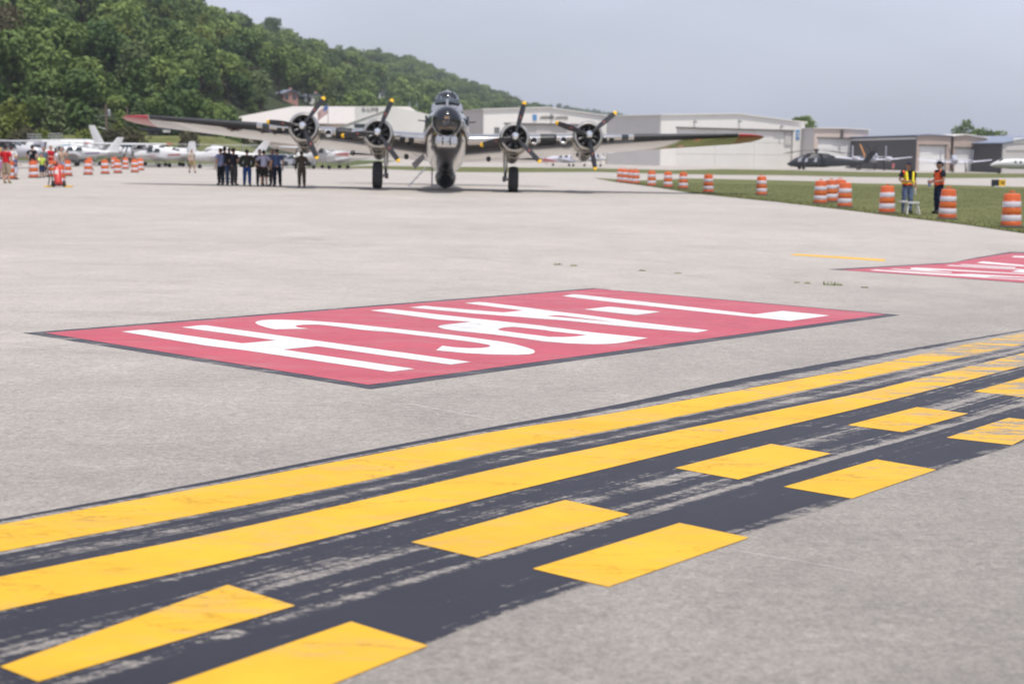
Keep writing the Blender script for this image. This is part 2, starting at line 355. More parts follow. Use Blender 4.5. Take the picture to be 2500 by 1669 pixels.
# ------------------------------------------------------------------ mesh builder
class B:
    def __init__(s): s.v = []; s.f = []; s.m = []; s.k = 0
    def add(s, vs, fs):
        o = len(s.v); s.v += [tuple(p) for p in vs]
        for f in fs: s.f.append(tuple(i + o for i in f)); s.m.append(s.k)
        return s
    def box(s, c, d, rot=None):
        x, y, z = d[0] / 2, d[1] / 2, d[2] / 2
        P = [Vector((sx * x, sy * y, sz * z)) for sz in (-1, 1) for sy in (-1, 1) for sx in (-1, 1)]
        if rot is not None: P = [rot @ p for p in P]
        c = Vector(c)
        return s.add([p + c for p in P], [(0, 2, 3, 1), (4, 5, 7, 6), (0, 1, 5, 4), (2, 6, 7, 3), (0, 4, 6, 2), (1, 3, 7, 5)])
    def loft(s, rings, cap0=True, cap1=True, closed=True):
        n = len(rings[0]); vs = [p for r in rings for p in r]; fs = []
        for i in range(len(rings) - 1):
            for j in range(n if closed else n - 1):
                a, b = i * n + j, i * n + (j + 1) % n
                fs.append((a, b, b + n, a + n))
        if cap0: fs.append(tuple(range(n - 1, -1, -1)))
        if cap1: fs.append(tuple((len(rings) - 1) * n + j for j in range(n)))
        return s.add(vs, fs)
    def tube(s, pts, rad, n=8, cap=True):
        pts = [Vector(p) for p in pts]
        if not hasattr(rad, '__len__'): rad = [rad] * len(pts)
        rings = []
        up = None
        for i, p in enumerate(pts):
            d = (pts[min(i + 1, len(pts) - 1)] - pts[max(i - 1, 0)]).normalized()
            a = d.cross(Vector((0, 0, 1)) if abs(d.z) < 0.9 else Vector((0, 1, 0))).normalized(); b = d.cross(a)
            rings.append([p + rad[i] * (math.cos(2 * math.pi * j / n) * a + math.sin(2 * math.pi * j / n) * b) for j in range(n)])
        return s.loft(rings, cap, cap)
    def ell(s, c, r, nu=12, nv=8, rot=None):
        c = Vector(c); rings = []
        for i in range(1, nv):
            t = math.pi * i / nv
            ring = [Vector((r[0] * math.sin(t) * math.cos(2 * math.pi * j / nu), r[1] * math.sin(t) * math.sin(2 * math.pi * j / nu), r[2] * math.cos(t))) for j in range(nu)]
            if rot is not None: ring = [rot @ p for p in ring]
            rings.append([p + c for p in ring])
        o = len(s.v)
        s.loft(rings, False, False)
        tp = Vector((0, 0, r[2])); bt = Vector((0, 0, -r[2]))
        if rot is not None: tp = rot @ tp; bt = rot @ bt
        s.v += [tuple(c + tp), tuple(c + bt)]; a = len(s.v) - 2; L = o + (nv - 2) * nu
        for j in range(nu):
            s.f.append((a, o + (j + 1) % nu, o + j)); s.m.append(s.k)
            s.f.append((a + 1, L + j, L + (j + 1) % nu)); s.m.append(s.k)
        return s
    def lathe(s, prof, org=(0, 0, 0), ax=(0, 0, 1), n=20, cap=True):
        ax = Vector(ax).normalized(); org = Vector(org)
        a = ax.cross(Vector((1, 0, 0)) if abs(ax.x) < 0.9 else Vector((0, 1, 0))).normalized(); b = ax.cross(a)
        rings = [[org + ax * t + r * (math.cos(2 * math.pi * j / n) * a + math.sin(2 * math.pi * j / n) * b) for j in range(n)] for r, t in prof]
        return s.loft(rings, cap, cap)
    def plate(s, poly, th):
        th = Vector(th); P = [Vector(p) for p in poly]
        return s.loft([P, [p + th for p in P]])
    def obj(s, name, mats, parent=None, smooth=False, kind=None, angle=38):
        me = bpy.data.meshes.new(name); me.from_pydata(s.v, [], s.f)
        if not isinstance(mats, (list, tuple)): mats = [mats]
        for q in mats: me.materials.append(M[q] if isinstance(q, str) else q)
        if len(mats) > 1: me.polygons.foreach_set('material_index', s.m)
        bm = bmesh.new(); bm.from_mesh(me); bmesh.ops.recalc_face_normals(bm, faces=bm.faces); bm.to_mesh(me); bm.free()
        if smooth:
            me.polygons.foreach_set('use_smooth', [True] * len(me.polygons)); me.set_sharp_from_angle(angle=R(angle))
        me.update()
        return link(name, me, parent, kind)
def link(name, data, parent=None, kind=None):
    o = bpy.data.objects.new(name, data); COL.objects.link(o)
    if parent is not None: o.parent = parent
    if kind: o['kind'] = kind
    return o
def tag(o, label, cat, group=None):
    o['label'] = label; o['category'] = cat
    if group: o['group'] = group
    return o
def thing(name, label, cat, loc, rotz=0.0, group=None):
    o = bpy.data.objects.new(name, None); COL.objects.link(o)
    o.location = loc; o.rotation_euler = (0, 0, rotz); o.empty_display_size = 0.3
    return tag(o, label, cat, group)
def dup(root, loc, rotz=None, label=None, scale=None):
    r = root.copy(); COL.objects.link(r); r.location = loc
    if rotz is not None: r.rotation_euler = (0, 0, rotz)
    if label: r['label'] = label
    if scale: r.scale = scale
    for ch in list(root.children):
        c = ch.copy(); COL.objects.link(c); c.parent = r
        for gch in ch.children:
            d = gch.copy(); COL.objects.link(d); d.parent = c
    return r
def text_part(name, body, mat, parent, loc, size, rot, ext=0.02, width=None):
    cu = bpy.data.curves.new(name, 'FONT'); cu.body = body; cu.size = size; cu.extrude = ext; cu.align_x = 'CENTER'; cu.align_y = 'CENTER'
    tmp = bpy.data.objects.new(name, cu); COL.objects.link(tmp)
    dg = bpy.context.evaluated_depsgraph_get(); dg.update()
    me = bpy.data.meshes.new_from_object(tmp.evaluated_get(dg)); bpy.data.objects.remove(tmp)
    me.materials.clear(); me.materials.append(M[mat])
    o = link(name, me, parent); o.location = loc; o.rotation_euler = rot
    if width:
        w = max(v.co.x for v in me.vertices) - min(v.co.x for v in me.vertices)
        o.scale = (width / w, 1, 1)
    return o

# ================================================================== SETTING: ground, apron, grass, markings
ROWS = [20.5 + 0.25 * i for i in range(15)] + [190, 390]
def conform(bm, dz):
    for y in ROWS:
        bmesh.ops.bisect_plane(bm, geom=bm.verts[:] + bm.edges[:] + bm.faces[:], plane_co=(0, y, 0), plane_no=(0, 1, 0), dist=1e-5)
    for v in bm.verts: v.co.z = gz(v.co.x, v.co.y) + dz
def sheet(name, loops, dz, mat, parent=None, kind=None):
    """flat sheet lying on the ground: first loop the outline, further loops holes, all as ground points"""
    bm = bmesh.new(); edges = []
    for lp in loops:
        vs = [bm.verts.new((p[0], p[1], 0)) for p in lp]
        for i in range(len(vs)): edges.append(bm.edges.new((vs[i], vs[(i + 1) % len(vs)])))
    bmesh.ops.triangle_fill(bm, use_beauty=True, use_dissolve=False, edges=edges, normal=(0, 0, 1))
    conform(bm, dz)
    bmesh.ops.recalc_face_normals(bm, faces=bm.faces)
    if sum(f.normal.z for f in bm.faces) < 0: bmesh.ops.reverse_faces(bm, faces=bm.faces)
    me = bpy.data.meshes.new(name); bm.to_mesh(me); bm.free(); me.materials.append(M[mat])
    return link(name, me, parent, kind)
def pxs(pts): return [G(x, y) for x, y in pts]
def grid_sheet(name, xs, ys, dz, mat, kind='structure'):
    b = B(); n = len(xs)
    b.add([(x, y, gz(x, y) + dz) for y in ys for x in xs], [(j * n + i, j * n + i + 1, (j + 1) * n + i + 1, (j + 1) * n + i) for j in range(len(ys) - 1) for i in range(n - 1)])
    return b.obj(name, mat, None, kind=kind)
near_rows = [-6, 0, 6, 12, 18] + [20.5 + 0.25 * i for i in range(15)] + [26, 40, 70, 110, 157]
grid_sheet('ground', [-4500, -1200, -300, -90, 0, 140, 300, 1200, 4500], [-80, 0, 10, 20.5, 21.5, 22.5, 24, 60, 157, 190, 390, 1000, 4800], -0.06, 'earth')
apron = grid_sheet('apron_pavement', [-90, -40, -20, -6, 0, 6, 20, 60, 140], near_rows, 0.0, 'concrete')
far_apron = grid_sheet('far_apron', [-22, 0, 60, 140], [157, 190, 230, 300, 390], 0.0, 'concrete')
road = sheet('road', [[(-90, 166), (-22, 166), (-22, 184), (-90, 184)]], -0.03, 'asphalt', kind='structure')
bank_far = None
VEDGE = pxs([(1450, 434.5), (1493, 443), (1591, 456), (1690, 472), (1823, 486), (1900, 493.7), (2053, 511.6), (2206.5, 530.7), (2350, 548), (2500, 570)])
VEDGE += [VEDGE[-1] + Vector(d) for d in ((.9, -2.2, 0), (3, -4.5, 0), (8, -6.5, 0), (24, -8, 0), (70, -8, 0))]
verge = sheet('grass_verge', [VEDGE + [Vector((95, 90, 0))] + pxs([(2500, 457), (2309, 451.5), (2104, 448), (1985, 443), (1878, 440), (1690, 436), (1564, 441)])], 0.015, 'grass', kind='structure')
strip = sheet('grass_strip', [pxs([(735, 408), (900, 405), (1100, 407.5), (1450, 411), (1640, 415.5), (1760, 413), (1900, 415), (2100, 420), (2300, 422.5), (2500, 424), (2700, 424), (2700, 434), (2500, 434), (2300, 435), (2104, 432.5), (1900, 428), (1760, 427), (1600, 424), (1450, 420), (1250, 421), (1100, 420), (900, 411.5), (740, 410)])], 0.015, 'grass', kind='structure')

# --- runway holding position marking: two solid lines, two dashed lines, black backing
def Z3(x, y): return (x * .53214, 960 + y * .53214)
DIRU = Vector((math.cos(R(50.3)), math.sin(R(50.3)), 0)); DIRV = Vector((DIRU.y, -DIRU.x, 0))
EDG = {
 'K0': [(0, 1267), (479, 1181), (958, 1087), (1250, 1033), (1477, 994), (1817, 922), (2100, 871), (2500, 805)],
 'A0': [(0, 1281), (479, 1194), (958, 1101), (1250, 1045.5), (1454, 1017.5), (1817, 951), (2100, 898), (2347, 843), (2500, 812)],
 'A1': [(0, 1346), (479, 1258), (958, 1161), (1250, 1092), (1437, 1062), (1817, 984), (2100, 925), (2500, 840)],
 'B0': [(0, 1407), (479, 1314), (958, 1205), (1250, 1134.5), (1437, 1097), (1760, 1029), (2100, 961), (2500, 862)],
 'B1': [(0, 1489), (479, 1391), (958, 1274), (1250, 1199), (1437, 1155), (1760, 1076), (2100, 997), (2500, 893)],
 'K1': [(700, 1712), (1046, 1570), (1250, 1480), (1470, 1420), (1700, 1340), (1817, 1302), (1950, 1262), (2066, 1222), (2287, 1148), (2500, 1080)]}
def uv_curve(pts):
    q = [G(*p) for p in pts]
    return sorted((p.dot(DIRU), p.dot(DIRV)) for p in q)
CUR = {k: uv_curve(v) for k, v in EDG.items()}
def smooth_v(k, u):
    c = CUR[k]
    def ev(u):
        if u <= c[0][0]: return c[0][1]
        elif u >= c[-1][0]: return c[-1][1]
        else:
            i = max(j for j in range(len(c) - 1) if c[j][0] <= u); a, b = c[i], c[i + 1]
        return a[1] + (b[1] - a[1]) * (u - a[0]) / (b[0] - a[0])
    return sum(ev(u + d) for d in (-.35, -.18, 0, .18, .35)) / 5
def strip_sheet(name, cols, us, dz, mat, parent):
    rows = []; uvs = []
    for u in us:
        for ci, (k, off) in enumerate(cols):
            v = smooth_v(k, u) + off
            p = DIRU * u + DIRV * v
            rows.append((p.x, p.y, gz(p.x, p.y) + dz)); uvs.append((u, ci))
    n = len(cols)
    fs = [(i * n + j, i * n + j + 1, (i + 1) * n + j + 1, (i + 1) * n + j) for i in range(len(us) - 1) for j in range(n - 1)]
    me = bpy.data.meshes.new(name); me.from_pydata(rows, [], fs); me.materials.append(M[mat])
    L = me.uv_layers.new(name="UVMap")
    for lp in me.loops: L.data[lp.index].uv = uvs[lp.vertex_index]
    bm = bmesh.new(); bm.from_mesh(me); bmesh.ops.recalc_face_normals(bm, faces=bm.faces)
    if bm.faces[0:1] and bm.faces[:][0].normal.z < 0: bmesh.ops.reverse_faces(bm, faces=bm.faces)
    bm.to_mesh(me); bm.free()
    return link(name, me, parent)
US = [-6 + 0.2 * i for i in range(200)]
hold = strip_sheet('hold_line_backing', [('K0', 0), ('A0', 0), ('A1', 0), ('B0', 0), ('B1', 0), ('K1', 0)], US, 0.0015, 'black', apron)
hold['label'] = 'black paint band under the yellow holding position lines, worn through in streaks'
a_ = strip_sheet('solid_stripe', [('A0', 0), ('A1', 0)], US, 0.003, 'yellow', hold)
b_ = strip_sheet('solid_stripe', [('B0', 0), ('B1', 0)], US, 0.003, 'yellow', hold)
CD = [[(0, 1628), (556, 1428), (721, 1479), (93, 1665)], [(1003.6, 1324), (1380, 1221), (1537, 1256), (1165.4, 1362.3)],
      [(1647, 1143), (1882, 1084), (2029.5, 1107.7), (1802.7, 1171)], [(2069, 1038), (2239, 994), (2364, 1010), (2203, 1055.5)],
      [(2377, 956), (2500, 921), (2600, 931), (2500, 970)],
      [(327, 1702), (857, 1518), (1046, 1577), (560, 1772)], [(1300, 1389), (1659, 1277), (1829, 1313), (1484.7, 1433.6)],
      [(1913, 1189), (2140, 1122), (2286, 1147), (2080.5, 1217.6)], [(2310, 1069), (2463, 1020), (2580, 1034), (2470, 1087)]]
for q in CD: sheet('dash', [pxs(q)], 0.003, 'yellow', hold)
for row, q in ((0, CD[4]), (1, CD[8])):            # the dashed lines go on at the same spacing past the right edge
    q = pxs(q); u0 = q[0].dot(DIRU)
    for k in range(1, 11):
        sheet('dash', [[p + DIRU * 1.83 * k for p in q]], 0.003, 'yellow', hold)

# --- surface painted sign with white letters
def Zf(s, ox, oy): return lambda pts: [(ox + x * s, oy + y * s) for x, y in pts]
Z1, Z2, Z3f, Z4, Z5, Z6 = Zf(.21286, 260, 740), Zf(.25543, 600, 740), Zf(.21286, 880, 700), Zf(.21286, 1300, 690), Zf(.38314, 1340, 690), Zf(.20434, 2020, 600)
border = sheet('sign_border', [pxs([(56, 813), (905, 950), (2199, 769), (1449, 703.2)])], 0.0015, 'edge_black', apron)
border['label'] = 'ragged black border of the large red painted sign'
redp = sheet('sign_panel', [pxs([(109, 813), (899, 940), (2163, 767.5), (1457, 705.4)])], 0.003, 'red', border)
redp['label'] = 'large faded red painted panel with white letters across the apron'
Hp = Z1([(175, 330), (395, 308), (460, 308), (1560, 465), (1945, 430), (860, 280), (1075, 258), (1145, 258)]) + Z2([(2150, 565), (1960, 592), (685, 415), (360, 447), (1615, 632), (1385, 660), (0, 455)]) + Z1([(1130, 490)])
Cp = Z2([(275, 253), (200, 236), (130, 214), (95, 195), (90, 188), (105, 178), (150, 167), (220, 161), (330, 160), (600, 170), (1000, 200), (1500, 255), (2000, 310), (2349, 357)]) + \
     Z3f([(1370, 600), (1600, 630), (1760, 660), (1900, 697), (1980, 725), (2003, 745), (1990, 765), (1940, 778), (1800, 785), (1500, 780), (1200, 765), (865, 733), (940, 680), (1080, 698), (1250, 708), (1390, 705), (1470, 696), (1490, 683), (1470, 670), (1350, 648), (1150, 620), (900, 590), (400, 530), (0, 478)]) + \
     Z2([(1400, 285), (1100, 257), (900, 230), (700, 208), (560, 209), (490, 215), (472, 224), (500, 235), (605, 247)])
Pp = Z3f([(115, 275), (300, 258), (360, 260), (1200, 355), (2200, 462)]) + Z4([(100, 499), (700, 575), (1325, 637), (1100, 680), (980, 698), (860, 707), (700, 710), (400, 700), (150, 680), (0, 658)]) + \
     Z3f([(1900, 600), (1500, 548), (1100, 508), (960, 488), (905, 472), (890, 460), (905, 450), (960, 440), (1265, 405), (900, 380)])
Ph = Z3f([(1578, 495), (1595, 484), (1650, 471), (1760, 463), (2200, 509)]) + Z4([(100, 547), (620, 604), (560, 613), (480, 622), (350, 627), (200, 625), (100, 615)]) + Z3f([(2150, 575), (1900, 545), (1650, 513), (1595, 503)])
Ap = Z3f([(560, 240), (735, 222), (1200, 262), (1640, 298), (1860, 275), (1190, 190), (1350, 178), (1430, 182), (1900, 240), (2250, 286)]) + Z4([(60, 308), (600, 372), (1200, 455), (1900, 535), (2025, 550), (1880, 574), (1500, 545), (900, 490), (400, 440), (60, 413)]) + Z3f([(2250, 386), (1800, 348), (1300, 310)])
Ah = Z4([(165, 388), (240, 379), (320, 379), (600, 412), (960, 459), (600, 424), (300, 397)])
for lp in ([Hp], [Cp], [Pp, Ph], [Ap, Ah], [Z4([(585, 310), (860, 280), (910, 280), (1470, 338), (1200, 373), (1170, 373)])],
           [Z5([(83, 87), (150, 76), (200, 78), (800, 145), (1310, 203), (1490, 181), (1790, 211), (1540, 246), (1500, 242), (1000, 190), (400, 125)])]):
    sheet('letter', [pxs(q) for q in lp], 0.0045, 'white_paint', redp)
# second sign at the right edge
border2 = sheet('sign_border', [pxs([(2022, 657.5), (2220, 646.5), (2306, 642), (2330, 640), (2370, 631), (2466, 614.6), (2500, 615.6), (2900, 636), (2900, 714), (2500, 691), (2300, 676)])], 0.0015, 'edge_black', apron)
border2['label'] = 'thin black border of the second red sign at the right edge'
red2 = sheet('sign_panel', [pxs(Z6([(150, 290), (1000, 238), (1400, 217), (1480, 209), (1750, 159), (2190, 88), (2349, 93), (4300, 190), (4300, 560), (2349, 440), (1000, 345)]))], 0.003, 'red', border2)
red2['label'] = 'second red painted panel, seen very flat at the right edge'
for q in ([(500, 294), (570, 285), (1500, 340), (1720, 338), (2349, 374), (3300, 430), (3300, 437), (2349, 384), (1950, 370), (1900, 376), (2349, 402), (3300, 460), (3300, 469), (2349, 412), (1000, 329)],
          [(735, 279), (800, 275), (1480, 318), (1490, 328), (900, 292)],
          [(985, 268), (1050, 262), (1400, 280), (2349, 334), (2700, 356), (2700, 364), (2349, 343), (1400, 297), (1200, 299), (1000, 283)],
          [(1410, 240), (1470, 231), (2349, 282), (2650, 300), (2650, 308), (2349, 291)], [(1565, 228), (1630, 222), (2250, 258), (2240, 270)],
          [(1780, 207), (1850, 187), (2349, 232), (2349, 250)], [(2190, 136), (2240, 122), (2349, 126), (2700, 146), (2700, 162), (2349, 146)],
          [(2200, 312), (2260, 295), (2340, 283), (2640, 302), (2640, 333), (2349, 324)]):
    sheet('letter', [pxs(Z6(q))], 0.0045, 'white_paint', red2)
yl = sheet('yellow_line', [pxs([(1926, 622.5), (1945, 619.5), (2162, 633), (2158, 638)])], 0.002, 'yellow_far', apron)
# --- slab joints, cracks and dark repair lines
def joint(pts, w, mat='joint'):
    g = [G(*p) for p in pts]; L, Rr = [], []
    for i, p in enumerate(g):
        d = (g[min(i + 1, len(g) - 1)] - g[max(i - 1, 0)]); nn = Vector((-d.y, d.x, 0)).normalized() * w / 2
        L.append(p + nn); Rr.append(p - nn)
    return sheet('slab_joint', [L + Rr[::-1]], 0.0008, mat, apron)
M['joint'] = pmat("pale joint sealant", (0.41, 0.385, 0.365), 0.9, var=0.2, scale=3)
M['joint_dark'] = pmat("dark slab joint", (0.27, 0.25, 0.24), 0.9, var=0.25, scale=3)
joint([(0, 707), (150, 697), (330, 690), (560, 676), (840, 665)], .05)
joint([(0, 614), (120, 622), (240, 634)], .06)
joint([(1080, 622), (1250, 641), (1420, 652), (1570, 662), (1750, 680)], .035, 'joint_dark')
joint([(1900, 680), (2080, 700), (2250, 718), (2500, 742)], .03, 'joint_dark')
joint([(240, 455), (500, 450), (900, 452.5), (1250, 456)], .10, 'joint_dark')
joint([(0, 455), (60, 452.5), (140, 448), (220, 441), (320, 436)], .10, 'joint')
joint([(1000, 985), (1120, 1008), (1230, 1030)], .012)
joint([(2120, 1188), (2300, 1215), (2500, 1240)], .006)
joint([(1800, 1344), (1960, 1370), (2120, 1400)], .006)
joint([(1640, 600), (1840, 610), (1925, 621)], .05, 'joint_dark')
joint([(2160, 634), (2270, 642), (2306, 642.5)], .05, 'joint_dark')

# weeds growing out of the joints
def weed(px, py, r, label):
    b = B(); rr = random.Random(px)
    for i in range(16):
        a = rr.random() * 6.28; l_ = r * (0.2 + .45 * rr.random()); e = 0.35 + rr.random() * 0.9
        d = Vector((math.cos(a) * math.cos(e), math.sin(a) * math.cos(e), math.sin(e))); s = Vector((-math.sin(a), math.cos(a), 0)) * l_ * 0.12
        o = Vector((rr.uniform(-1, 1) * r, rr.uniform(-.4, .4) * r, 0))
        b.add([o - s * .4, o + d * l_ * .5 - s, o + d * l_, o + d * l_ * .5 + s, o + s * .4], [(0, 1, 2, 3, 4)])
    b.ell((0, 0, .004), (r * .95, r * .42, .008), 8, 4)
    o = b.obj('weed', 'weed', kind='stuff'); o.location = G(px, py); o['label'] = label
for px, py, r, l_ in ((1945, 690, .05, 'single small weed left of the others in the slab joint below the second red sign'), (1970, 692, .06, 'low weed second from the left in the joint below the second red sign'), (2029, 695.5, .13, 'largest weed tuft in the joint below the second red sign'), (2046, 696.5, .08, 'weed tuft touching the largest tuft on its right'), (2111, 702, .06, 'lone weed at the right end of the joint below the second red sign'),
                      (1361, 646, .08, 'left weed in the slab joint behind the large red sign'), (1400, 649, .07, 'right weed of the close pair in the joint behind the large red sign'), (1568, 661, .07, 'small weed in the joint above the top corner of the large red sign'), (1655, 667, .06, 'last small weed right of the top corner of the large red sign')):
    weed(px, py, r, l_)

# mown grass blades, one uncountable mass
def grass_stuff():
    rr = random.Random(4); vs = []; fs = []
    low = VEDGE[1:12]
    def blade(x, y, h):
        a = rr.random() * 6.28; z = gz(x, y) + .012; w = h * .22; lx, ly = rr.uniform(-.5, .5) * h, rr.uniform(-.5, .5) * h
        o = len(vs); vs.extend([(x - w * math.cos(a), y - w * math.sin(a), z), (x + w * math.cos(a), y + w * math.sin(a), z), (x + lx, y + ly, z + h)]); fs.append((o, o + 1, o + 2))
    for i in range(len(low) - 1):                      # ragged edge along the concrete
        p, q = low[i], low[i + 1]; L = (q - p).length
        for k in range(int(L * 42)):
            t = rr.random(); e = p.lerp(q, t); n_ = Vector((q.y - p.y, p.x - q.x, 0)).normalized()
            if n_.x < 0: n_ = -n_
            e = e + n_ * (rr.random() ** 2 * 1.6 - .06)
            blade(e.x, e.y, rr.uniform(.03, .10))
    while len(fs) < 60000:
        Y = rr.uniform(38, 105); X = rr.uniform(4, 40)
        px = 1250 + X / Y * FPX
        if px > 2650: continue
        i = next((k for k in range(len(low) - 1) if low[k].y >= Y >= low[k + 1].y), None)
        if i is None: continue
        t = (Y - low[i].y) / (low[i + 1].y - low[i].y); ex = low[i].x + t * (low[i + 1].x - low[i].x)
        if X < ex: continue
        blade(X, Y, rr.uniform(.02, .05))
    me = bpy.data.meshes.new('grass'); me.from_pydata(vs, [], fs); me.materials.append(M['blade'])
    o = link('grass', me, None, 'stuff'); o['label'] = 'short mown grass beside the concrete apron'
grass_stuff()

# ================================================================== wooded ridge
RIDGE = []
for px, py, Y in ((-760, -420, 260), (-60, -330, 400), (300, -60, 530), (494, 38, 640), (650, 66, 720), (702, 104, 800), (766, 136, 900), (883, 126, 1020), (979, 138, 1160), (1064, 176, 1350), (1128, 202, 1520), (1235, 251, 1900), (1288, 255, 2250), (1416, 261, 2550), (1490, 271, 2800), (1545, 284, 3000), (1650, 320, 3200)):
    p = spt(px, py, Y); RIDGE.append((p.x, p.y, p.z - (11 if Y < 1000 else 13)))
def hillz(X, Y):
    best = None
    for i in range(len(RIDGE) - 1):
        a, b = RIDGE[i], RIDGE[i + 1]; dx, dy = b[0] - a[0], b[1] - a[1]; L2 = dx * dx + dy * dy
        t = max(0, min(1, ((X - a[0]) * dx + (Y - a[1]) * dy) / L2)); qx, qy = a[0] + t * dx, a[1] + t * dy
        d = math.hypot(X - qx, Y - qy)
        if best is None or d < best[0]:
            side = (dy * (X - a[0]) - dx * (Y - a[1])) > 0
            best = (d, side, a[2] + t * (b[2] - a[2]), t + i)
    d, side, Hh, t = best
    Wd = 105 + 14 * t
    if not side: return max(0, Hh - d * 0.02)
    u = min(1, d / Wd)
    return Hh * (1 - u) ** 1.3 if Hh > 0 else 0
def hill_mesh():
    xs = [-900, -500] + [-400 + 14 * i for i in range(52)] + [400, 500, 700, 900]; ys = [150 + 16 * i for i in range(60)] + [1110 + 50 * i for i in range(50)]
    b = B(); n = len(xs)
    b.add([(x, y, gz(x, y) - .3 + hillz(x, y)) for y in ys for x in xs], [(j * n + i, j * n + i + 1, (j + 1) * n + i + 1, (j + 1) * n + i) for j in range(len(ys) - 1) for i in range(n - 1)])
    return b.obj('hillside', 'hill', None, smooth=True, kind='structure', angle=180)
hill_mesh()

# crowns: lumpy masses of leaf clumps, unit size (radius about 1, height about 1.3)
def crown(seed, n=520, lobes=9, tall=1.0, leaf=.105):
    rr = random.Random(seed); b = B(); L = []
    for i in range(lobes):
        a = rr.random() * 6.28; q = rr.uniform(0, .62); z = rr.uniform(-.45, .62) * tall
        q *= 1 - .45 * max(0, z / tall)
        L.append((Vector((q * math.cos(a), q * math.sin(a), z)), rr.uniform(.3, .52)))
    for i in range(n):
        c, r = rr.choice(L)
        d = Vector((rr.gauss(0, 1), rr.gauss(0, 1), rr.gauss(.25, 1))).normalized()
        p = c + d * r * (rr.random() ** .35)
        nrm = (d * .9 + Vector((rr.gauss(0, .6), rr.gauss(0, .6), rr.gauss(.2, .6)))).normalized()
        t = nrm.cross(Vector((rr.gauss(0, 1), rr.gauss(0, 1), rr.gauss(0, 1)))).normalized(); s_ = nrm.cross(t)
        w = leaf * rr.uniform(.6, 1.3)
        m_ = p + nrm * w * .25
        b.add([p - t * w, p - s_ * w * .7, p + t * w, p + s_ * w * .7, m_], [(0, 1, 4), (1, 2, 4), (2, 3, 4), (3, 0, 4)])
    return b
def crown_mesh(seed, mat, **k):
    b = crown(seed, **k); me = bpy.data.meshes.new('crown'); me.from_pydata(b.v, [], b.f); me.materials.append(M[mat]); return me
def trunk_mesh(seed):
    rr = random.Random(seed); b = B()
    b.tube([(0, 0, -.6), (0.02, 0.01, .3), (.03, -.02, 1.0)], [.075, .055, .035], 7)
    for i in range(5):
        a = rr.random() * 6.28; z = rr.uniform(.35, .8)
        b.tube([(.02, 0, z), (.25 * math.cos(a), .25 * math.sin(a), z + .22), (.5 * math.cos(a), .5 * math.sin(a), z + .5)], [.035, .022, .01], 5)
    me = bpy.data.meshes.new('trunk'); me.from_pydata(b.v, [], b.f); me.materials.append(M['bark']); return me
CROWNS = [crown_mesh(100 + i, 'leafA', n=1150, lobes=9 + i % 5, tall=1.0 + .12 * (i % 3)) for i in range(6)]
CROWNB = [crown_mesh(200 + i, 'leafB', n=1000, lobes=11, tall=1.1, leaf=.085) for i in range(2)]
CROWNC = [crown_mesh(300 + i, 'leafC', n=1000, lobes=10, tall=.9, leaf=.095) for i in range(2)]
CROWND = [crown_mesh(400 + i, 'leafD', n=900, lobes=11, tall=.8, leaf=.085) for i in range(2)]
TRUNKS = [trunk_mesh(i) for i in range(4)]
def tree(name, loc, r, h, crown_me, label, group=None, rot=0.0, seed=0):
    """trunk foot at loc, crown radius r, overall height h"""
    t = thing(name, label, 'tree' if name != 'bush' else 'bush', loc, rot, group)
    c = link('crown', crown_me, t); zc = max(h - r * 1.05, r * .8); c.location = (0, 0, zc); c.scale = (r, r, r * 1.05)
    k = link('trunk', TRUNKS[seed % 4], t); k.scale = (r * .9, r * .9, zc)
    return t
HOUSES = [(704, 246, 40, 17, 'pink brick house with blue grey roof among the trees on the hill', 'brick', 'h_bluegrey', 38),
          (762, 252, 52, 15, 'low house with pale blue grey roof right of the pink brick house', 'h_white2', 'h_bluegrey', 30),
          (852, 236, 20, 17, 'small red brick house high on the hill above the left engines', 'brick', 'redtrim', -20),
          (928, 240, 20, 11, 'tiny pale roofed house right of the red one on the hill', 'h_white2', 'h_bluegrey', 10),
          (312, 250, 26, 9, 'small white house half hidden in the trees above the left wing tip', 'h_grey', 'h_bluegrey', 15)]
def near_house(px, py, y):
    for h in HOUSES:
        w = h[2] * .5 + 12
        if abs(px - h[0]) < w and py < h[1] + 2 and py + 9.0 / y * FPX > h[1] - 26: return True
    return False
rt = random.Random(77)
cand = []
Yc = 200.0
while Yc < 3150:
    step = 7.2 + Yc / 260.0
    Xc = -420 - Yc * .02
    while Xc < 560:
        x = Xc + rt.uniform(-.45, .45) * step; y = Yc + rt.uniform(-.45, .45) * step * 1.3
        Xc += step
        px = 1250 + x / y * FPX
        if not -70 < px < 1720: continue
        hz = hillz(x, y)
        if hz < 2.5 and y > 420: continue
        if hz < .8: continue
        if x > -65 and 274 < y < 335: continue
        if y <= 274 and px > 508: continue
        h = rt.uniform(9, 15.5) * (1.0 if hz > 8 else .8)
        ztop = gz(x, y) + hz + h
        py = 380 - (ztop - CAMH) / y * FPX
        if py < -330: continue
        if near_house(px, py, y): continue
        cand.append((h / y, x, y, hz, h, rt.random(), px, py))
    Yc += step * 1.15
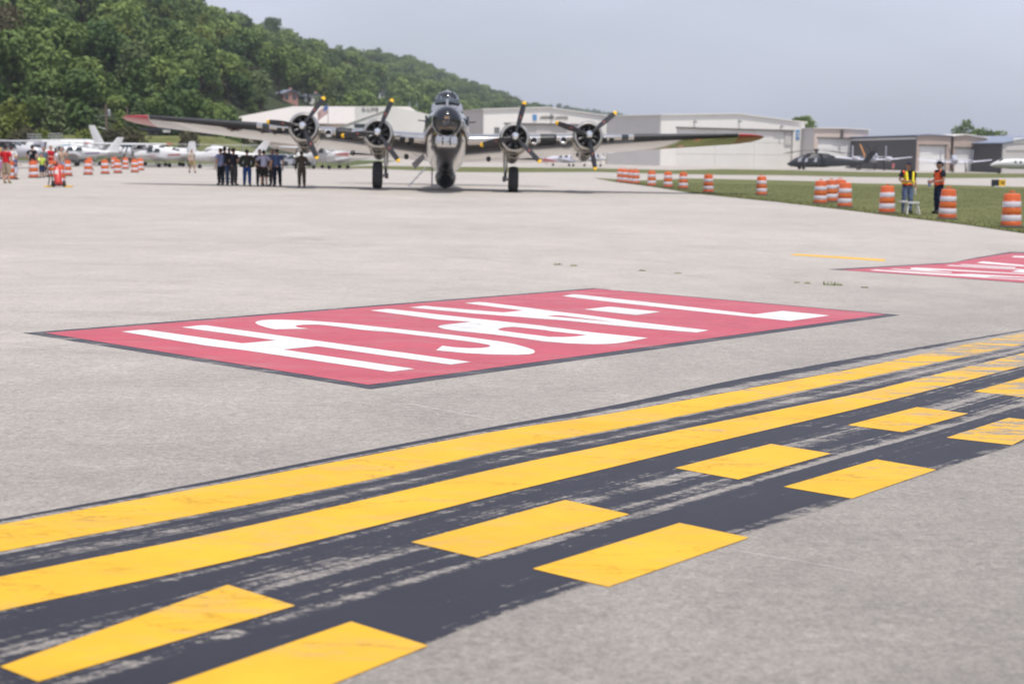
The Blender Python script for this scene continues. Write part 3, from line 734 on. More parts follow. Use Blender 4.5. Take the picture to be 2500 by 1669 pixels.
# keep those that are not plainly behind the front of the wood or outside the frame
vis = [c for c in cand if c[7] < 400]
vis.sort(key=lambda c: -c[0])
near_t, far_t = vis[:300], vis[300:]
HILL_LABEL = 'broadleaf tree in full leaf, one of many covering the wooded hillside'
for i, (q, x, y, hz, h, rnd, px, py) in enumerate(near_t):
    cm = CROWNS[i % 6] if rnd < .78 else (CROWNC[i % 2] if rnd < .87 else (CROWNB[i % 2] if rnd < .95 else CROWND[i % 2]))
    tree('hillside_tree', (x, y, gz(x, y) + hz - .4), rt.uniform(.34, .46) * h, h, cm, HILL_LABEL, 'trees on the wooded hillside', rt.random() * 6.28, i)
for _ in range(520):                                  # understorey: young trees and shrubs between the big crowns
    y = rt.uniform(235, 520); px = rt.uniform(-60, 640); x = (px - 1250) / FPX * y; hz = hillz(x, y)
    if hz < .6 or (x > -66 and 270 < y < 338) or near_house(px, 400 - hz / y * FPX, y): continue
    far_t.append((0, x, y, hz - 1.2, rt.uniform(4.5, 8), rt.random(), px, 0))
def forest_stuff():
    me = bpy.data.meshes.new('forest'); me.from_pydata([(x, y, gz(x, y) + hz + h * .52) for q, x, y, hz, h, rnd, px, py in far_t], [], [])
    sc = me.attributes.new('tree_scale', 'FLOAT', 'POINT'); rz = me.attributes.new('tree_turn', 'FLOAT', 'POINT'); ix = me.attributes.new('tree_kind', 'INT', 'POINT')
    for i, c in enumerate(far_t):
        sc.data[i].value = c[4] * rt.uniform(.40, .56); rz.data[i].value = rt.random() * 6.28; ix.data[i].value = rt.randrange(6) if c[5] < .82 else (6 if c[5] < .9 else (7 if c[5] < .96 else 8))
    o = link('forest', me, None, 'stuff'); o['label'] = 'distant deciduous wood covering the long ridge'
    ng = bpy.data.node_groups.new('forest scatter', 'GeometryNodeTree')
    ng.interface.new_socket('Geometry', in_out='INPUT', socket_type='NodeSocketGeometry'); ng.interface.new_socket('Geometry', in_out='OUTPUT', socket_type='NodeSocketGeometry')
    n, l = ng.nodes, ng.links
    gi = n.new('NodeGroupInput'); go = n.new('NodeGroupOutput'); jn = n.new('GeometryNodeJoinGeometry'); iop = n.new('GeometryNodeInstanceOnPoints')
    srcs = []
    for cmx in [CROWNS[i] for i in range(6)] + [CROWNC[0], CROWNB[0], CROWND[0]]:
        ob = next(o_ for o_ in COL.objects if o_.data is cmx)
        oi = n.new('GeometryNodeObjectInfo'); oi.inputs['Object'].default_value = ob; oi.inputs['As Instance'].default_value = True; oi.transform_space = 'ORIGINAL'
        srcs.append(oi)
    for oi in reversed(srcs): l.new(oi.outputs['Geometry'], jn.inputs[0])
    def attr(nm, ty):
        a = n.new('GeometryNodeInputNamedAttribute'); a.data_type = ty; a.inputs['Name'].default_value = nm; return a.outputs['Attribute']
    cx = n.new('ShaderNodeCombineXYZ'); l.new(attr('tree_turn', 'FLOAT'), cx.inputs['Z'])
    l.new(gi.outputs[0], iop.inputs['Points']); l.new(jn.outputs[0], iop.inputs['Instance']); iop.inputs['Pick Instance'].default_value = True
    l.new(attr('tree_kind', 'INT'), iop.inputs['Instance Index']); l.new(cx.outputs[0], iop.inputs['Rotation']); l.new(attr('tree_scale', 'FLOAT'), iop.inputs['Scale'])
    l.new(iop.outputs[0], go.inputs[0])
    md = o.modifiers.new('scatter', 'NODES'); md.node_group = ng
    print('forest', len(near_t), len(far_t))
forest_stuff()
# single trees and bushes at the foot of the hill, behind the fence
for i, (nm, px, Y, r, h, cm, lb) in enumerate((
    ('tree', 12, 196, 4.0, 8.6, CROWNC[0], 'bright yellow green tree at the left edge behind the grey parked aircraft'),
    ('tree', 40, 222, 5.0, 11, CROWNS[1], 'dark green tree behind the leftmost utility pole'),
    ('tree', 152, 205, 4.6, 9.6, CROWNB[0], 'pale silvery green tree behind the two white tankers'),
    ('tree', 205, 216, 4.4, 8.5, CROWNB[1], 'pale green tree right of the silvery tree, left of the tall utility pole'),
    ('bush', 118, 184, 2.7, 3.9, CROWNC[1], 'yellow green bush just above the rear white tanker'),
    ('bush', 70, 188, 2.6, 4.2, CROWND[0], 'brownish bush left of the yellow green bush behind the tankers'),
    ('bush', 225, 182, 2.6, 4.0, CROWNC[0], 'yellow green bush just left of the tall utility pole'),
    ('bush', 268, 174, 2.5, 3.6, CROWND[1], 'brown olive bush at the foot of the tall utility pole'),
    ('bush', 320, 176, 2.6, 3.7, CROWND[0], 'brown olive bush behind the big white tail fin'),
    ('bush', 466, 178, 2.6, 3.6, CROWND[1], 'olive brown bush under the left wing beside the beige building'),
    ('tree', 318, 206, 3.4, 6.4, CROWNC[1], 'yellow green tree under the red left wing tip'),
    ('tree', 375, 330, 6.0, 13, CROWNS[2], 'dense dark tree above the black de-icer of the left wing'),
    ('tree', 590, 345, 5.5, 11.5, CROWNC[0], 'low bright green tree at the left end of the big hangar roof'))):
    p = at(px, Y); tree(nm, (p.x, p.y, gz(p.x, p.y) - .1), r, h, cm, lb, None, i * 1.3, i)
for i, (px, Y, r, h, lb) in enumerate(((1963, 430, 6.2, 15.6, 'round green tree rising between the white hangar and the beige hangar'), (2352, 430, 4.6, 13.6, 'left tree of the row behind the beige hangars'), (2380, 440, 4.8, 13.2, 'second tree of the row behind the beige hangars'), (2408, 435, 4.4, 12.2, 'third tree of the row behind the beige hangars, lower'), (2432, 445, 4.2, 11.2, 'right tree of the row, just above the blue grey roof'))):
    p = at(px, Y); tree('tree', (p.x, p.y, p.z - .1), r, h, CROWNS[i % 6], lb, None, i * 2.1, i)

# ================================================================== AIRCRAFT HELPERS
def foil(n=15):
    """closed section loop as (chord 0..1, thickness -.5...5), upper surface from tail to nose then lower surface"""
    up = []
    for i in range(n + 1):
        c = (1 + math.cos(math.pi * i / n)) / 2
        t = 5 * (.2969 * math.sqrt(c) - .126 * c - .3516 * c * c + .2843 * c ** 3 - .1015 * c ** 4)
        up.append((c, t))
    lo = [(c, -t * .78) for c, t in reversed(up[1:-1])]
    return up + lo
FOIL = foil()
def wing_rings(st, T=lambda p: p, grow=0.0, sec=FOIL):
    """st: list of (x, leading edge y, z, chord, thickness ratio, incidence)"""
    rings = []
    for x, y, z, c, th, inc in st:
        r = []
        for q, t in sec:
            yy = (q * (c + grow * 2) - grow); zz = t * (th * c + grow * 2)
            r.append(T(Vector((x, y + yy * math.cos(inc) + zz * math.sin(inc), z - yy * math.sin(inc) + zz * math.cos(inc)))))
        rings.append(r)
    return rings
FRONT = [p for p in FOIL if p[0] <= .13]
def lerp_st(a, b, t): return tuple(a[i] + (b[i] - a[i]) * t for i in range(6))
def st_at(st, x):
    for a, b in zip(st, st[1:]):
        if min(a[0], b[0]) <= x <= max(a[0], b[0]): return lerp_st(a, b, (x - a[0]) / (b[0] - a[0]))
    return st[-1]

# ================================================================== THE BOMBER
def bomber():
    base = G(1087, 466.5)
    yaw = math.atan2(-base.x, base.y)
    root = thing('bomber_aircraft', 'large polished silver four engine propeller bomber with yellow propeller tips and red wing tips', 'aircraft', base, 0)
    root.rotation_mode = 'XYZ'; root.rotation_euler = (0, R(1.2), yaw)
    A = R(8.0); ca, sa = math.cos(A), math.sin(A); YW = 5.2; H0 = 3.42
    def T(p):                                   # aircraft datum frame (nose at y=0, aft positive) to the parked frame
        x, y, z = p
        return Vector((x, y * ca + z * sa - YW, H0 + z * ca - y * sa))
    def part(b, nm, mats, par=root, smooth=True, kind=None, angle=38):
        b.v = [tuple(T(p)) for p in b.v]
        return b.obj(nm, mats, par, smooth, kind, angle)
    # fuselage
    fs = [(.95, .0, .66, .68, .68), (1.5, -.03, .80, .82, .86), (2.3, -.03, .94, .98, 1.02), (3.2, -.02, 1.05, 1.12, 1.14), (4.4, 0, 1.12, 1.20, 1.2), (6.5, 0, 1.15, 1.24, 1.24), (9.5, .02, 1.15, 1.24, 1.22), (12.5, .12, 1.02, 1.12, 1.06),
          (15.5, .32, .80, .95, .86), (18.0, .52, .56, .78, .66), (20.2, .66, .36, .58, .48), (21.8, .74, .2, .36, .3)]
    b = B(); rings = []
    for y, z, w, hu, hd in fs:
        rings.append([(w * math.cos(t), y, z + (hu if math.sin(t) > 0 else hd) * math.sin(t)) for t in [2 * math.pi * j / 28 for j in range(28)]])
    b.loft(rings, False, True); fus = part(b, 'fuselage', 'alu')
    b = B()
    for y, sgn in ((2.6, 1), (2.6, -1)):
        b.box((sgn * .97, y, .28), (.1, .55, .38))
    part(b, 'cheek_window', 'window_dark', fus)
    # nose dome, its frames, and what shows inside
    b = B(); prof = [(.665 * math.sin(t), .95 - .95 * math.cos(t) * 1.0) for t in [math.pi / 2 * i / 9 for i in range(1, 10)]]
    prof[-1] = (.665, .95)
    b.lathe([(.02, .0)] + prof, (0, 0, 0), (0, 1, 0), 28, cap=False)
    nd = part(b, 'nose_dome', 'plexi')
    b = B()
    b.lathe([(.675, .93), (.70, .93), (.70, .99), (.675, .99)], (0, 0, 0), (0, 1, 0), 28, cap=False)
    part(b, 'nose_ring', 'alu2', nd)
    b = B(); b.lathe([(.64, .98), (.62, 2.2), (.02, 2.25)], (0, 0, 0), (0, 1, 0), 24, cap=False); part(b, 'nose_compartment', 'compartment', smooth=True)
    b = B(); b.box((0.02, .75, -.36), (.78, .5, .05)); b.box((.0, .95, .16), (.24, .1, .12)); b.box((-.02, .85, -.06), (.26, .2, .09)); part(b, 'bombardier_seat', 'tan', smooth=False)
    b = B(); b.tube([(.02, .5, -.3), (.02, .6, -.05), (.1, .75, .05)], [.10, .12, .06], 8); b.box((-.12, .55, -.2), (.16, .2, .16)); b.box((.3, .8, -.2), (.14, .2, .2)); part(b, 'bombsight', 'dark_metal')
    # chin turret with two gun slots
    b = B(); rr = []
    for y, w, h0, h1 in ((.42, .40, -1.18, -.78), (.47, .48, -1.26, -.72), (.9, .52, -1.33, -.66), (1.6, .50, -1.25, -.6), (2.2, .3, -1.05, -.6)):
        z0, z1 = h0, h1; k = .10
        rr.append([(-w + k, y, z0), (w - k, y, z0), (w, y, z0 + k), (w, y, z1 - k), (w - k, y, z1), (-w + k, y, z1), (-w, y, z1 - k), (-w, y, z0 + k)])
    b.loft(rr); ch = part(b, 'chin_turret', 'alu', angle=25)
    for sx in (-.17, .17):
        b = B(); b.box((sx, .43, -1.0), (.055, .04, .36)); part(b, 'gun_slot', 'black_hole', ch, False)
        b = B(); b.tube([(sx, .5, -.98), (sx, -.25, -1.02)], .022, 8); part(b, 'gun_barrel', 'dark_metal', ch)
    for sgn in (-1, 1):
        b = B(); b.tube([(sgn * .95, 1.9, .12), (sgn * 1.3, 1.1, .02)], .03, 8); part(b, 'cheek_gun', 'dark_metal')
    # cockpit hump, windscreen, top turret, mast
    b = B(); rr = []
    for y, w, zt in ((2.55, .70, .78), (3.05, .74, 1.22), (3.5, .70, 1.50), (4.6, .66, 1.58), (6.5, .5, 1.45), (9.0, .3, 1.25)):
        rr.append([(-w * 1.06, y, .7), (-w, y, zt - .3), (-w * .72, y, zt - .06), (-w * .3, y, zt), (w * .3, y, zt), (w * .72, y, zt - .06), (w, y, zt - .3), (w * 1.06, y, .7)])
    b.loft(rr); ck = part(b, 'cockpit', 'alu', angle=30)
    for sgn in (-1, 1):
        b = B(); b.plate([(sgn * .06, 3.0, 1.21), (sgn * .60, 3.04, 1.12), (sgn * .54, 3.42, 1.40), (sgn * .06, 3.44, 1.47)], (0, -.05, .05)); part(b, 'windscreen', 'window_dark', ck, False)
        b = B(); b.plate([(sgn * .74, 3.15, 1.0), (sgn * .71, 3.6, 1.25), (sgn * .69, 4.3, 1.28), (sgn * .73, 4.3, 1.0)], (sgn * .03, 0, 0)); part(b, 'side_window', 'window_dark', ck, False)
    b = B(); b.lathe([(.56, 1.45), (.56, 1.72), (.50, 1.90), (.36, 2.02), (.15, 2.08), (.01, 2.09)], (0, 5.0, 0), (0, 0, 1), 20, cap=False); tt = part(b, 'top_turret', 'plexi')
    b = B()
    for k in range(8):
        a = k * math.pi / 4 + .2; b.tube([(.57 * math.cos(a), 5 + .57 * math.sin(a), 1.45), (.57 * math.cos(a), 5 + .57 * math.sin(a), 1.74), (.37 * math.cos(a), 5 + .37 * math.sin(a), 2.03)], .025, 5)
    b.lathe([(.20, 2.06), (.2, 2.1), (.01, 2.11)], (0, 5, 0), (0, 0, 1), 14); part(b, 'turret_frame', 'chrome', tt)
    b = B(); b.box((0, 5.1, 1.72), (.5, .5, .3)); part(b, 'gunsight', 'dark_metal', tt, False)
    # ball turret under the belly
    b = B(); b.ell((0, 10.6, -1.38), (.55, .55, .55), 20, 14); bt = part(b, 'ball_turret', 'turret_grey')
    b = B(); b.lathe([(.3, 0), (.3, .04)], (0, 10.1, -1.55), (0, -1, -.4), 16); part(b, 'turret_window', 'window_dark', bt)
    for sx in (-.24, .24):
        b = B(); b.tube([(sx, 10.5, -1.35), (sx, 9.6, -1.6)], .025, 7); part(b, 'gun_barrel', 'dark_metal', bt)
    b = B(); b.tube([(0, 10.6, -1.9), (0, 10.6, -2.26)], [.09, .06], 8); part(b, 'turret_foot', 'dark_metal', bt)
    # crew hatch hanging open
    b = B(); b.plate([(-1.15, 4.9, -1.0), (-1.65, 4.7, -1.50), (-1.50, 5.5, -1.66), (-1.05, 5.6, -1.12)], (.03, .0, .05)); part(b, 'crew_hatch', 'silver', smooth=False)
    # wings
    INC = R(3.0); DI = math.tan(R(4.1)); SW = math.tan(R(8.3))
    def stations(s):
        L = []
        for x, c, th in ((.9, 5.75, .18), (4.0, 5.05, .17), (8.0, 4.15, .155), (12.0, 3.15, .135), (14.8, 2.50, .12), (15.4, 2.15, .11), (15.9, 1.6, .10), (16.2, .95, .10), (16.3, .35, .10)):
            le = 5.05 + (x - .9) * SW + max(0, 2.45 - c) * .42 * (1 if x > 14.8 else 0)
            L.append((s * x, le, -.22 + (x - .9) * DI, c, th, INC))
        return L
    for s in (-1, 1):
        st = stations(s)
        body = [q for q in st if abs(q[0]) <= 14.8]; tip = [st[4]] + st[5:]
        b = B(); b.loft(wing_rings(body)); wg = part(b, 'wing', 'alu2' if False else 'alu', angle=85)
        b = B(); b.loft(wing_rings(tip)); part(b, 'wing_tip', 'tip_red', angle=85)
        def le_band(x0, x1, nm, mat, grow=.012, sec=FRONT, par=wg):
            b = B(); pts = [x0 + (x1 - x0) * i / 6 for i in range(7)]
            b.loft(wing_rings([st_at(st, s * x) for x in pts], grow=grow, sec=sec), True, True, closed=True)
            return part(b, nm, mat, par, angle=85)
        le_band(9.35, 14.75, 'deicer_boot', 'black_rubber')
        le_band(4.62, 5.42, 'deicer_boot', 'black_rubber')
        # landing light, dark patch beside it
        le_band(8.72, 9.06, 'landing_light', 'window_dark', sec=[p for p in FOIL if p[0] <= .07])
        # leading edge air intakes
        def intake(x, kind):
            q = st_at(st, s * x); z = q[2] - .06; y = q[1] + .02
            b = B()
            if kind == 'square': b.box((s * x, y + .08, z - .06), (.24, .3, .22))
            elif kind == 'round': b.lathe([(.14, -.06), (.14, .3)], (s * x, y, z - .03), (0, 1, 0), 14)
            else: b.box((s * x, y + .1, z - .08), (.2, .3, .16))
            o = part(b, 'air_intake', 'black_hole', wg, False)
            if kind == 'round':
                b = B(); b.lathe([(.14, -.05), (.19, -.03), (.20, .1), (.15, .1)], (s * x, y, z - .03), (0, 1, 0), 14, cap=False); b.ell((s * x, y - .02, z - .15), (.12, .06, .06), 8, 6); part(b, 'intake_ring', 'chrome', wg)
        for x in (7.86, 8.22): intake(x, 'slot')
        intake(5.78, 'round')
        if s > 0: intake(4.3, 'round')
        if s < 0:
            for x in (1.72, 2.15): intake(x, 'square')
    # engines
    PH = {(-6.9): 35, (-3.28): 22.5, 3.28: 14, 6.9: 48.5}
    for x, ph in PH.items():
        inner = abs(x) < 5
        y0, zc = (3.75, -.17) if inner else (4.45, .13)
        b = B(); b.lathe([(.50, .30), (.52, .10), (.60, .0), (.68, .02), (.735, .12), (.75, .35), (.74, .9), (.70, 1.25)], (x, y0 + .28, zc), (0, 1, 0), 28, cap=False)
        cw = part(b, 'engine_cowling', 'alu2')
        b = B(); b.lathe([(.69, 1.2), (.66, 2.2), (.58, 3.6), (.42, 5.2), (.12, 6.6)], (x, y0 + .28, zc - (.05 if inner else .1)), (0, 1, 0), 20); part(b, 'nacelle', 'alu')
        b = B(); b.lathe([(.60, 1.12), (.74, 1.18), (.74, 1.3), (.6, 1.3)], (x, y0 + .28, zc), (0, 1, 0), 24, cap=False); part(b, 'collector_ring', 'brown_ring', cw)
        b = B(); b.lathe([(.56, .55), (.02, .56)], (x, y0 + .28, zc), (0, 1, 0), 20, cap=False); part(b, 'engine_bulkhead', 'black_hole', cw)
        b = B()
        for k in range(9):
            a = 2 * math.pi * k / 9; d = Vector((math.cos(a), 0, math.sin(a))); c0 = Vector((x, y0 + .62, zc))
            b.tube([c0 + d * .18, c0 + d * .30, c0 + d * .32, c0 + d * .48], [.085, .085, .10, .10], 8)
            b.tube([c0 + d * .2 + Vector((0, -.14, 0)), c0 + d * .44 + Vector((0, -.12, 0))], .014, 5)
        b.lathe([(.04, .1), (.17, .16), (.21, .3), (.22, .6)], (x, y0 + .15, zc), (0, 1, 0), 16); part(b, 'engine_cylinders', 'dark_metal', cw)
        # turbo and exhaust under the nacelle
        zb = zc - .72
        b = B(); b.lathe([(.27, 0), (.29, .06), (.24, .12), (.10, .14)], (x, y0 + 2.6, zb + .04), (0, 0, -1), 16); b.tube([(x - .35, y0 + 1.4, zb + .2), (x - .34, y0 + 2.2, zb + .02), (x - .1, y0 + 2.6, zb)], .09, 8); b.box((x + .12, y0 + 1.7, zb + .06), (.34, .5, .3)); part(b, 'supercharger', 'dark_metal')
        b = B(); b.lathe([(.30, -.02), (.26, .0), (.30, .04), (.34, .5), (.3, 1.3)], (x - .02, y0 + .95, zc - .62), (0, 1, -.08), 14, cap=False); part(b, 'oil_cooler_scoop', 'alu2')
        # propeller
        pr = bpy.data.objects.new('propeller', None); COL.objects.link(pr); pr.parent = root
        pc = T(Vector((x, y0, zc))); pr.location = pc; pr.rotation_euler = (-A, 0, 0)
        b = B(); b.lathe([(.01, -.30), (.10, -.285), (.16, -.22), (.185, -.12), (.185, .02), (.15, .12)], (0, 0, 0), (0, 1, 0), 18); b.obj('hub', 'chrome', pr, True)
        for k in range(3):
            a = R(ph + 120 * k); b = B(); rings = []; N_ = 14
            rad = [.16, .30, .45, .62, .80, 1.0, 1.2, 1.38, 1.52, 1.60, 1.67, 1.72, 1.75]
            wid = [.07, .075, .10, .13, .145, .15, .145, .135, .125, .118, .10, .07, .02]
            for r_, w_ in zip(rad, wid):
                pit = R(52 - 34 * min(1, (r_ - .16) / 1.5)); th = .075 if r_ < .32 else .05 * (1 - .6 * (r_ / 1.75)) + .008
                u = Vector((math.cos(pit), -math.sin(pit), 0)); v_ = Vector((math.sin(pit), math.cos(pit), 0))
                rings.append([Vector((0, 0, r_)) + u * (w_ * math.cos(t)) + v_ * (th * math.sin(t)) for t in [2 * math.pi * j / N_ for j in range(N_)]])
            b.loft(rings)
            nq = N_
            b.m = []
            for i in range(len(rad) - 1): b.m += [2 if rad[i] >= 1.60 else 0] * nq
            b.m += [0, 2]
            # printed maker's decal on the blade face
            rot = Matrix.Rotation(a, 3, 'Y')
            b.k = 1; pit = R(52 - 34 * (.94 - .16) / 1.5)
            b.box((0, -.052, .95), (.05, .01, .11), Matrix.Rotation(-pit, 3, 'Z'))
            b.v = [tuple(rot @ Vector(p)) for p in b.v]
            b.obj('blade', ['blade_black', 'decal_red', 'tip_yellow'], pr, True)
    # tail
    for s in (-1, 1):
        st = [(s * .1, 18.2, .86, 3.0, .11, 0), (s * 3.2, 18.7, .90, 2.3, .10, 0), (s * 5.7, 19.1, .93, 1.6, .10, 0), (s * 6.3, 19.4, .94, 1.1, .09, 0), (s * 6.55, 19.8, .94, .4, .09, 0)]
        b = B(); b.loft(wing_rings(st[:3])); tp = part(b, 'tailplane', 'alu', angle=85)
        b = B(); b.loft(wing_rings(st[2:])); part(b, 'tailplane_tip', 'tip_red', tp, angle=85)
        b = B(); b.loft(wing_rings([st_at(st, s * x) for x in (.9, 2, 3, 4, 5.6)], grow=.01, sec=FRONT)); part(b, 'deicer_boot', 'black_rubber', tp, angle=85)
    b = B(); rr = []
    for z, y0, c, w in ((.9, 13.0, 8.6, .16), (1.6, 15.2, 6.6, .17), (2.4, 17.2, 4.7, .16), (3.4, 18.4, 3.6, .13), (4.4, 19.2, 2.6, .10), (4.9, 19.9, 1.7, .07), (5.1, 20.5, .7, .04)):
        rr.append([(t * w * 2, y0 + q * c, z) for q, t in FOIL])
    b.loft(rr); part(b, 'fin', 'alu')
    # undercarriage (parked frame)
    for s in (-1, 1):
        xw = s * 3.32; g0 = -s * .026
        b = B(); b.lathe([(.30, -.20), (.50, -.235), (.60, -.225), (.645, -.16), (.665, -.06), (.665, .06), (.645, .16), (.60, .225), (.50, .235), (.30, .20)], (xw, -.05, .655 + g0), (1, 0, 0), 28)
        wh = b.obj('main_wheel', 'tyre', root, True)
        b = B(); b.lathe([(.30, -.19), (.26, -.14), (.12, -.12), (.10, -.22), (.02, -.22)], (xw, -.05, .655 + g0), (1, 0, 0), 20, cap=False); b.lathe([(.30, .19), (.26, .14), (.12, .12), (.02, .2)], (xw, -.05, .655 + g0), (1, 0, 0), 20, cap=False); b.obj('wheel_hub', 'alu2', wh, True)
        xi = xw - s * .40
        b = B(); b.tube([(xi, .05, 2.25), (xi, .0, 1.25)], .115, 12); b.tube([(xi, .0, 1.25), (xi, -.05, .66)], .075, 10); b.tube([(xi, -.05, .66), (xw, -.05, .655)], .075, 10); b.obj('gear_strut', 'alu2', root, True)
        b = B(); b.tube([(xi, .02, 1.2), (xi - s * .02, -.22, .95), (xi, -.07, .66)], .035, 6); b.tube([(xi - s * .0, .1, 1.5), (xi + s * .1, 1.5, 2.2)], .05, 8); b.box((xi - s * .05, -.1, .66), (.16, .2, .26)); b.obj('torque_link', 'dark_metal', root, True)
    b = B(); b.lathe([(.12, -.12), (.30, -.12), (.33, 0), (.30, .12), (.12, .12)], (0, 13.9, .33), (1, 0, 0), 18); b.tube([(0, 13.9, .33), (0, 13.6, 1.2)], .06, 8); b.obj('tail_wheel', 'tyre', root, True)
    # aerials under the wing and drain details
    for x, y, z in ((-4.55, 5.6, -.95), (2.1, 6.0, -1.0), (-1.95, 6.0, -1.0)):
        b = B(); b.ell((x, y, z + .02), (.12, .14, .14), 10, 8); part(b, 'drain_fairing', 'dark_metal')
    return root
bomber()
# boarding ladder standing under the hatch
def ladder():
    p = G(1036, 456.5); t = thing('boarding_ladder', 'small grey metal boarding ladder standing under the open crew hatch', 'ladder', p, R(8))
    for y in (-.2, .2):
        b = B(); b.tube([(-.9, y, 0), (.05, y, 1.02)], .025, 6); b.obj('side_rail', 'steel', t)
        b = B(); b.tube([(.05, y, 1.02), (.42, y, 1.05), (.42, y, 0)], .022, 6); b.obj('support_leg', 'steel', t)
    for k in range(3):
        f = .22 + .26 * k; b = B(); b.box((-.9 + .95 * f, 0, 1.02 * f), (.16, .4, .03)); b.obj('step', 'steel', t)
    b = B(); b.box((.23, 0, 1.04), (.4, .42, .03)); b.obj('platform', 'steel', t)
ladder()

# ================================================================== BUILDINGS
def frame_root(name, label, cat, A, Bp, group=None):
    """thing at A whose local x axis points to Bp, local y away from the viewer"""
    d = Bp - A
    t = thing(name, label, cat, A, math.atan2(d.y, d.x), group)
    return t, math.hypot(d.x, d.y)
def hangar(label, A, Bp, depth, zl, zr, za, fa, wall, side, roofm, door=None, doorm='h_door', n_leaf=4, side_r=None, lamps=0, trim='trim_dark', headm=None):
    """front wall from A to B with eave heights zl, zr, apex za at fraction fa; door = (f0, f1, height)"""
    t, L = frame_root('hangar', label, 'hangar', A, Bp)
    def top(x):
        f = x / L
        return zl + (za - zl) * f / fa if f < fa else za + (zr - za) * (f - fa) / (1 - fa)
    b = B(); th = .3
    def panel(x0, x1, z0):
        xs = [x0] + ([fa * L] if x0 < fa * L < x1 else []) + [x1]
        b.plate([(x0, 0, z0), (x1, 0, z0)] + [(x, 0, top(x)) for x in reversed(xs)], (0, th, 0))
    if door:
        x0, x1, hd = door[0] * L, door[1] * L, door[2]
        b.plate([(0, 0, -.6), (x0, 0, -.6), (x0, 0, hd), (x1, 0, hd), (x1, 0, -.6), (L, 0, -.6), (L, 0, zr), (fa * L, 0, za), (0, 0, zl)], (0, th, 0))
        b.obj('front_wall', wall, t)
        w = (x1 - x0) / n_leaf
        for k in range(n_leaf):
            q = B(); off = .45 + .12 * (k % 2)
            q.box((x0 + w * (k + .5), off, hd / 2 - .2), (w * 1.02, .1, hd + .4))
            for m_ in range(1, 3): q.box((x0 + w * (k + .5), off - .07, hd * m_ / 3), (w * .96, .04, .09))
            q.obj('door_leaf', doorm, t)
        q = B(); q.box(((x0 + x1) / 2, .22, hd + .12), (x1 - x0 + .6, .5, .24)); q.obj('door_track', trim, t)
    else:
        panel(0, L, -.6); b.obj('front_wall', wall, t)
    if headm and door:
        q = B(); q.plate([(x0 - .3, -.06, door[2] + .24), (x1 + .3, -.06, door[2] + .24), (x1 + .3, -.06, min(top(x1), top(x0)) - .5), (x0 - .3, -.06, min(top(x1), top(x0)) - .5)], (0, .05, 0)); q.obj('head_panel', headm, t)
    for nm, x, z, m_ in (('side_wall', .15, zl, side), ('side_wall', L - .15, zr, side_r or side)):
        q = B(); q.box((x, depth / 2 + .16, z / 2 - .3), (.3, depth - .3, z + .6)); q.obj(nm, m_, t)
    q = B(); q.plate([(.31, depth, -.6), (L - .31, depth, -.6), (L - .31, depth, zr), (fa * L, depth, za), (.31, depth, zl)], (0, .3, 0)); q.obj('back_wall', side, t)
    for xa, z_a, xb, z_b in ((-.4, zl - .02, fa * L, za), (fa * L, za, L + .4, zr - .02)):
        q = B(); q.plate([(xa, -.35, z_a + .03), (xb, -.35, z_b + .03), (xb, depth + .4, z_b + .03), (xa, depth + .4, z_a + .03)], (0, 0, .18)); q.obj('roof_slope', roofm, t)
    for k in range(lamps):
        x = L * (k + .7) / (lamps + .3); q = B(); q.box((x, -.35, top(x) - 1.4), (.5, .6, .25)); q.tube([(x, 0, top(x) - 1.0), (x, -.4, top(x) - 1.25)], .07, 6); q.obj('wall_lamp', 'steel', t)
    return t, L
def ph(px, py, Y): return hgt(px, py, Y) - at(px, Y).z        # height above the ground under it
def label_board(t, L, f, z, w, h, mat, nm='sign_board', y=-.08):
    q = B(); q.box((f * L, y, z), (w, .08, h)); return q.obj(nm, mat, t)
# big white hangar, right of the bomber
A_, B_ = at(1612, 278), at(1962, 306)
t, L = hangar('largest white hangar with a wide recessed door, behind the right wing tip', A_, B_, 15, ph(1612, 282, 278), ph(1962, 303, 306) , ph(1800, 280.5, 292), .5, 'h_white', 'h_grey', 'h_white', (.10, .915, ph(1650, 313, 281)), 'h_white2', 6, lamps=3)
label_board(t, L, .945, 6.6, 1.2, 2.0, 'sign_blue'); label_board(t, L, .945, 6.9, .7, .25, 'h_white', 'sign_stripe', -.15); label_board(t, L, .945, 6.3, .7, .25, 'h_white', 'sign_stripe', -.15)
q = B(); q.box((.885 * L, .36, 6.2), (L * .05, .1, 3.6)); q.obj('door_pocket', 'h_doorgrey', t)
# hangar with the company lettering, behind the right engines
A_, B_ = at(1180, 290), at(1480, 300)
t, L = hangar('white hangar with dark company lettering above its door, behind the right engines', A_, B_, 14, ph(1180, 268, 290), ph(1480, 287, 300), ph(1330, 265, 295), .5, 'h_white', 'h_grey', 'h_white', (.17, .80, ph(1235, 303, 291)), 'h_doorgrey', 5, lamps=1)
text_part('sign_lettering', 'LANDMARK AVIATION', 'sign_black', t, (.56 * L, -.1, ph(1340, 289, 295)), .95, (R(90), 0, 0), .03, 6.2)
label_board(t, L, .405, ph(1297, 288, 294), .9, 1.2, 'sign_blue', 'sign_logo')
wf = label_board(t, L, .105, ph(1212, 319, 291), 1.1, 1.2, 'window_dark', 'window')
for k in range(-1, 2):
    q = B(); q.box((.105 * L + k * .36, -.15, ph(1212, 319, 291)), (.06, .05, 1.2)); q.obj('window_bar', 'h_white', wf)
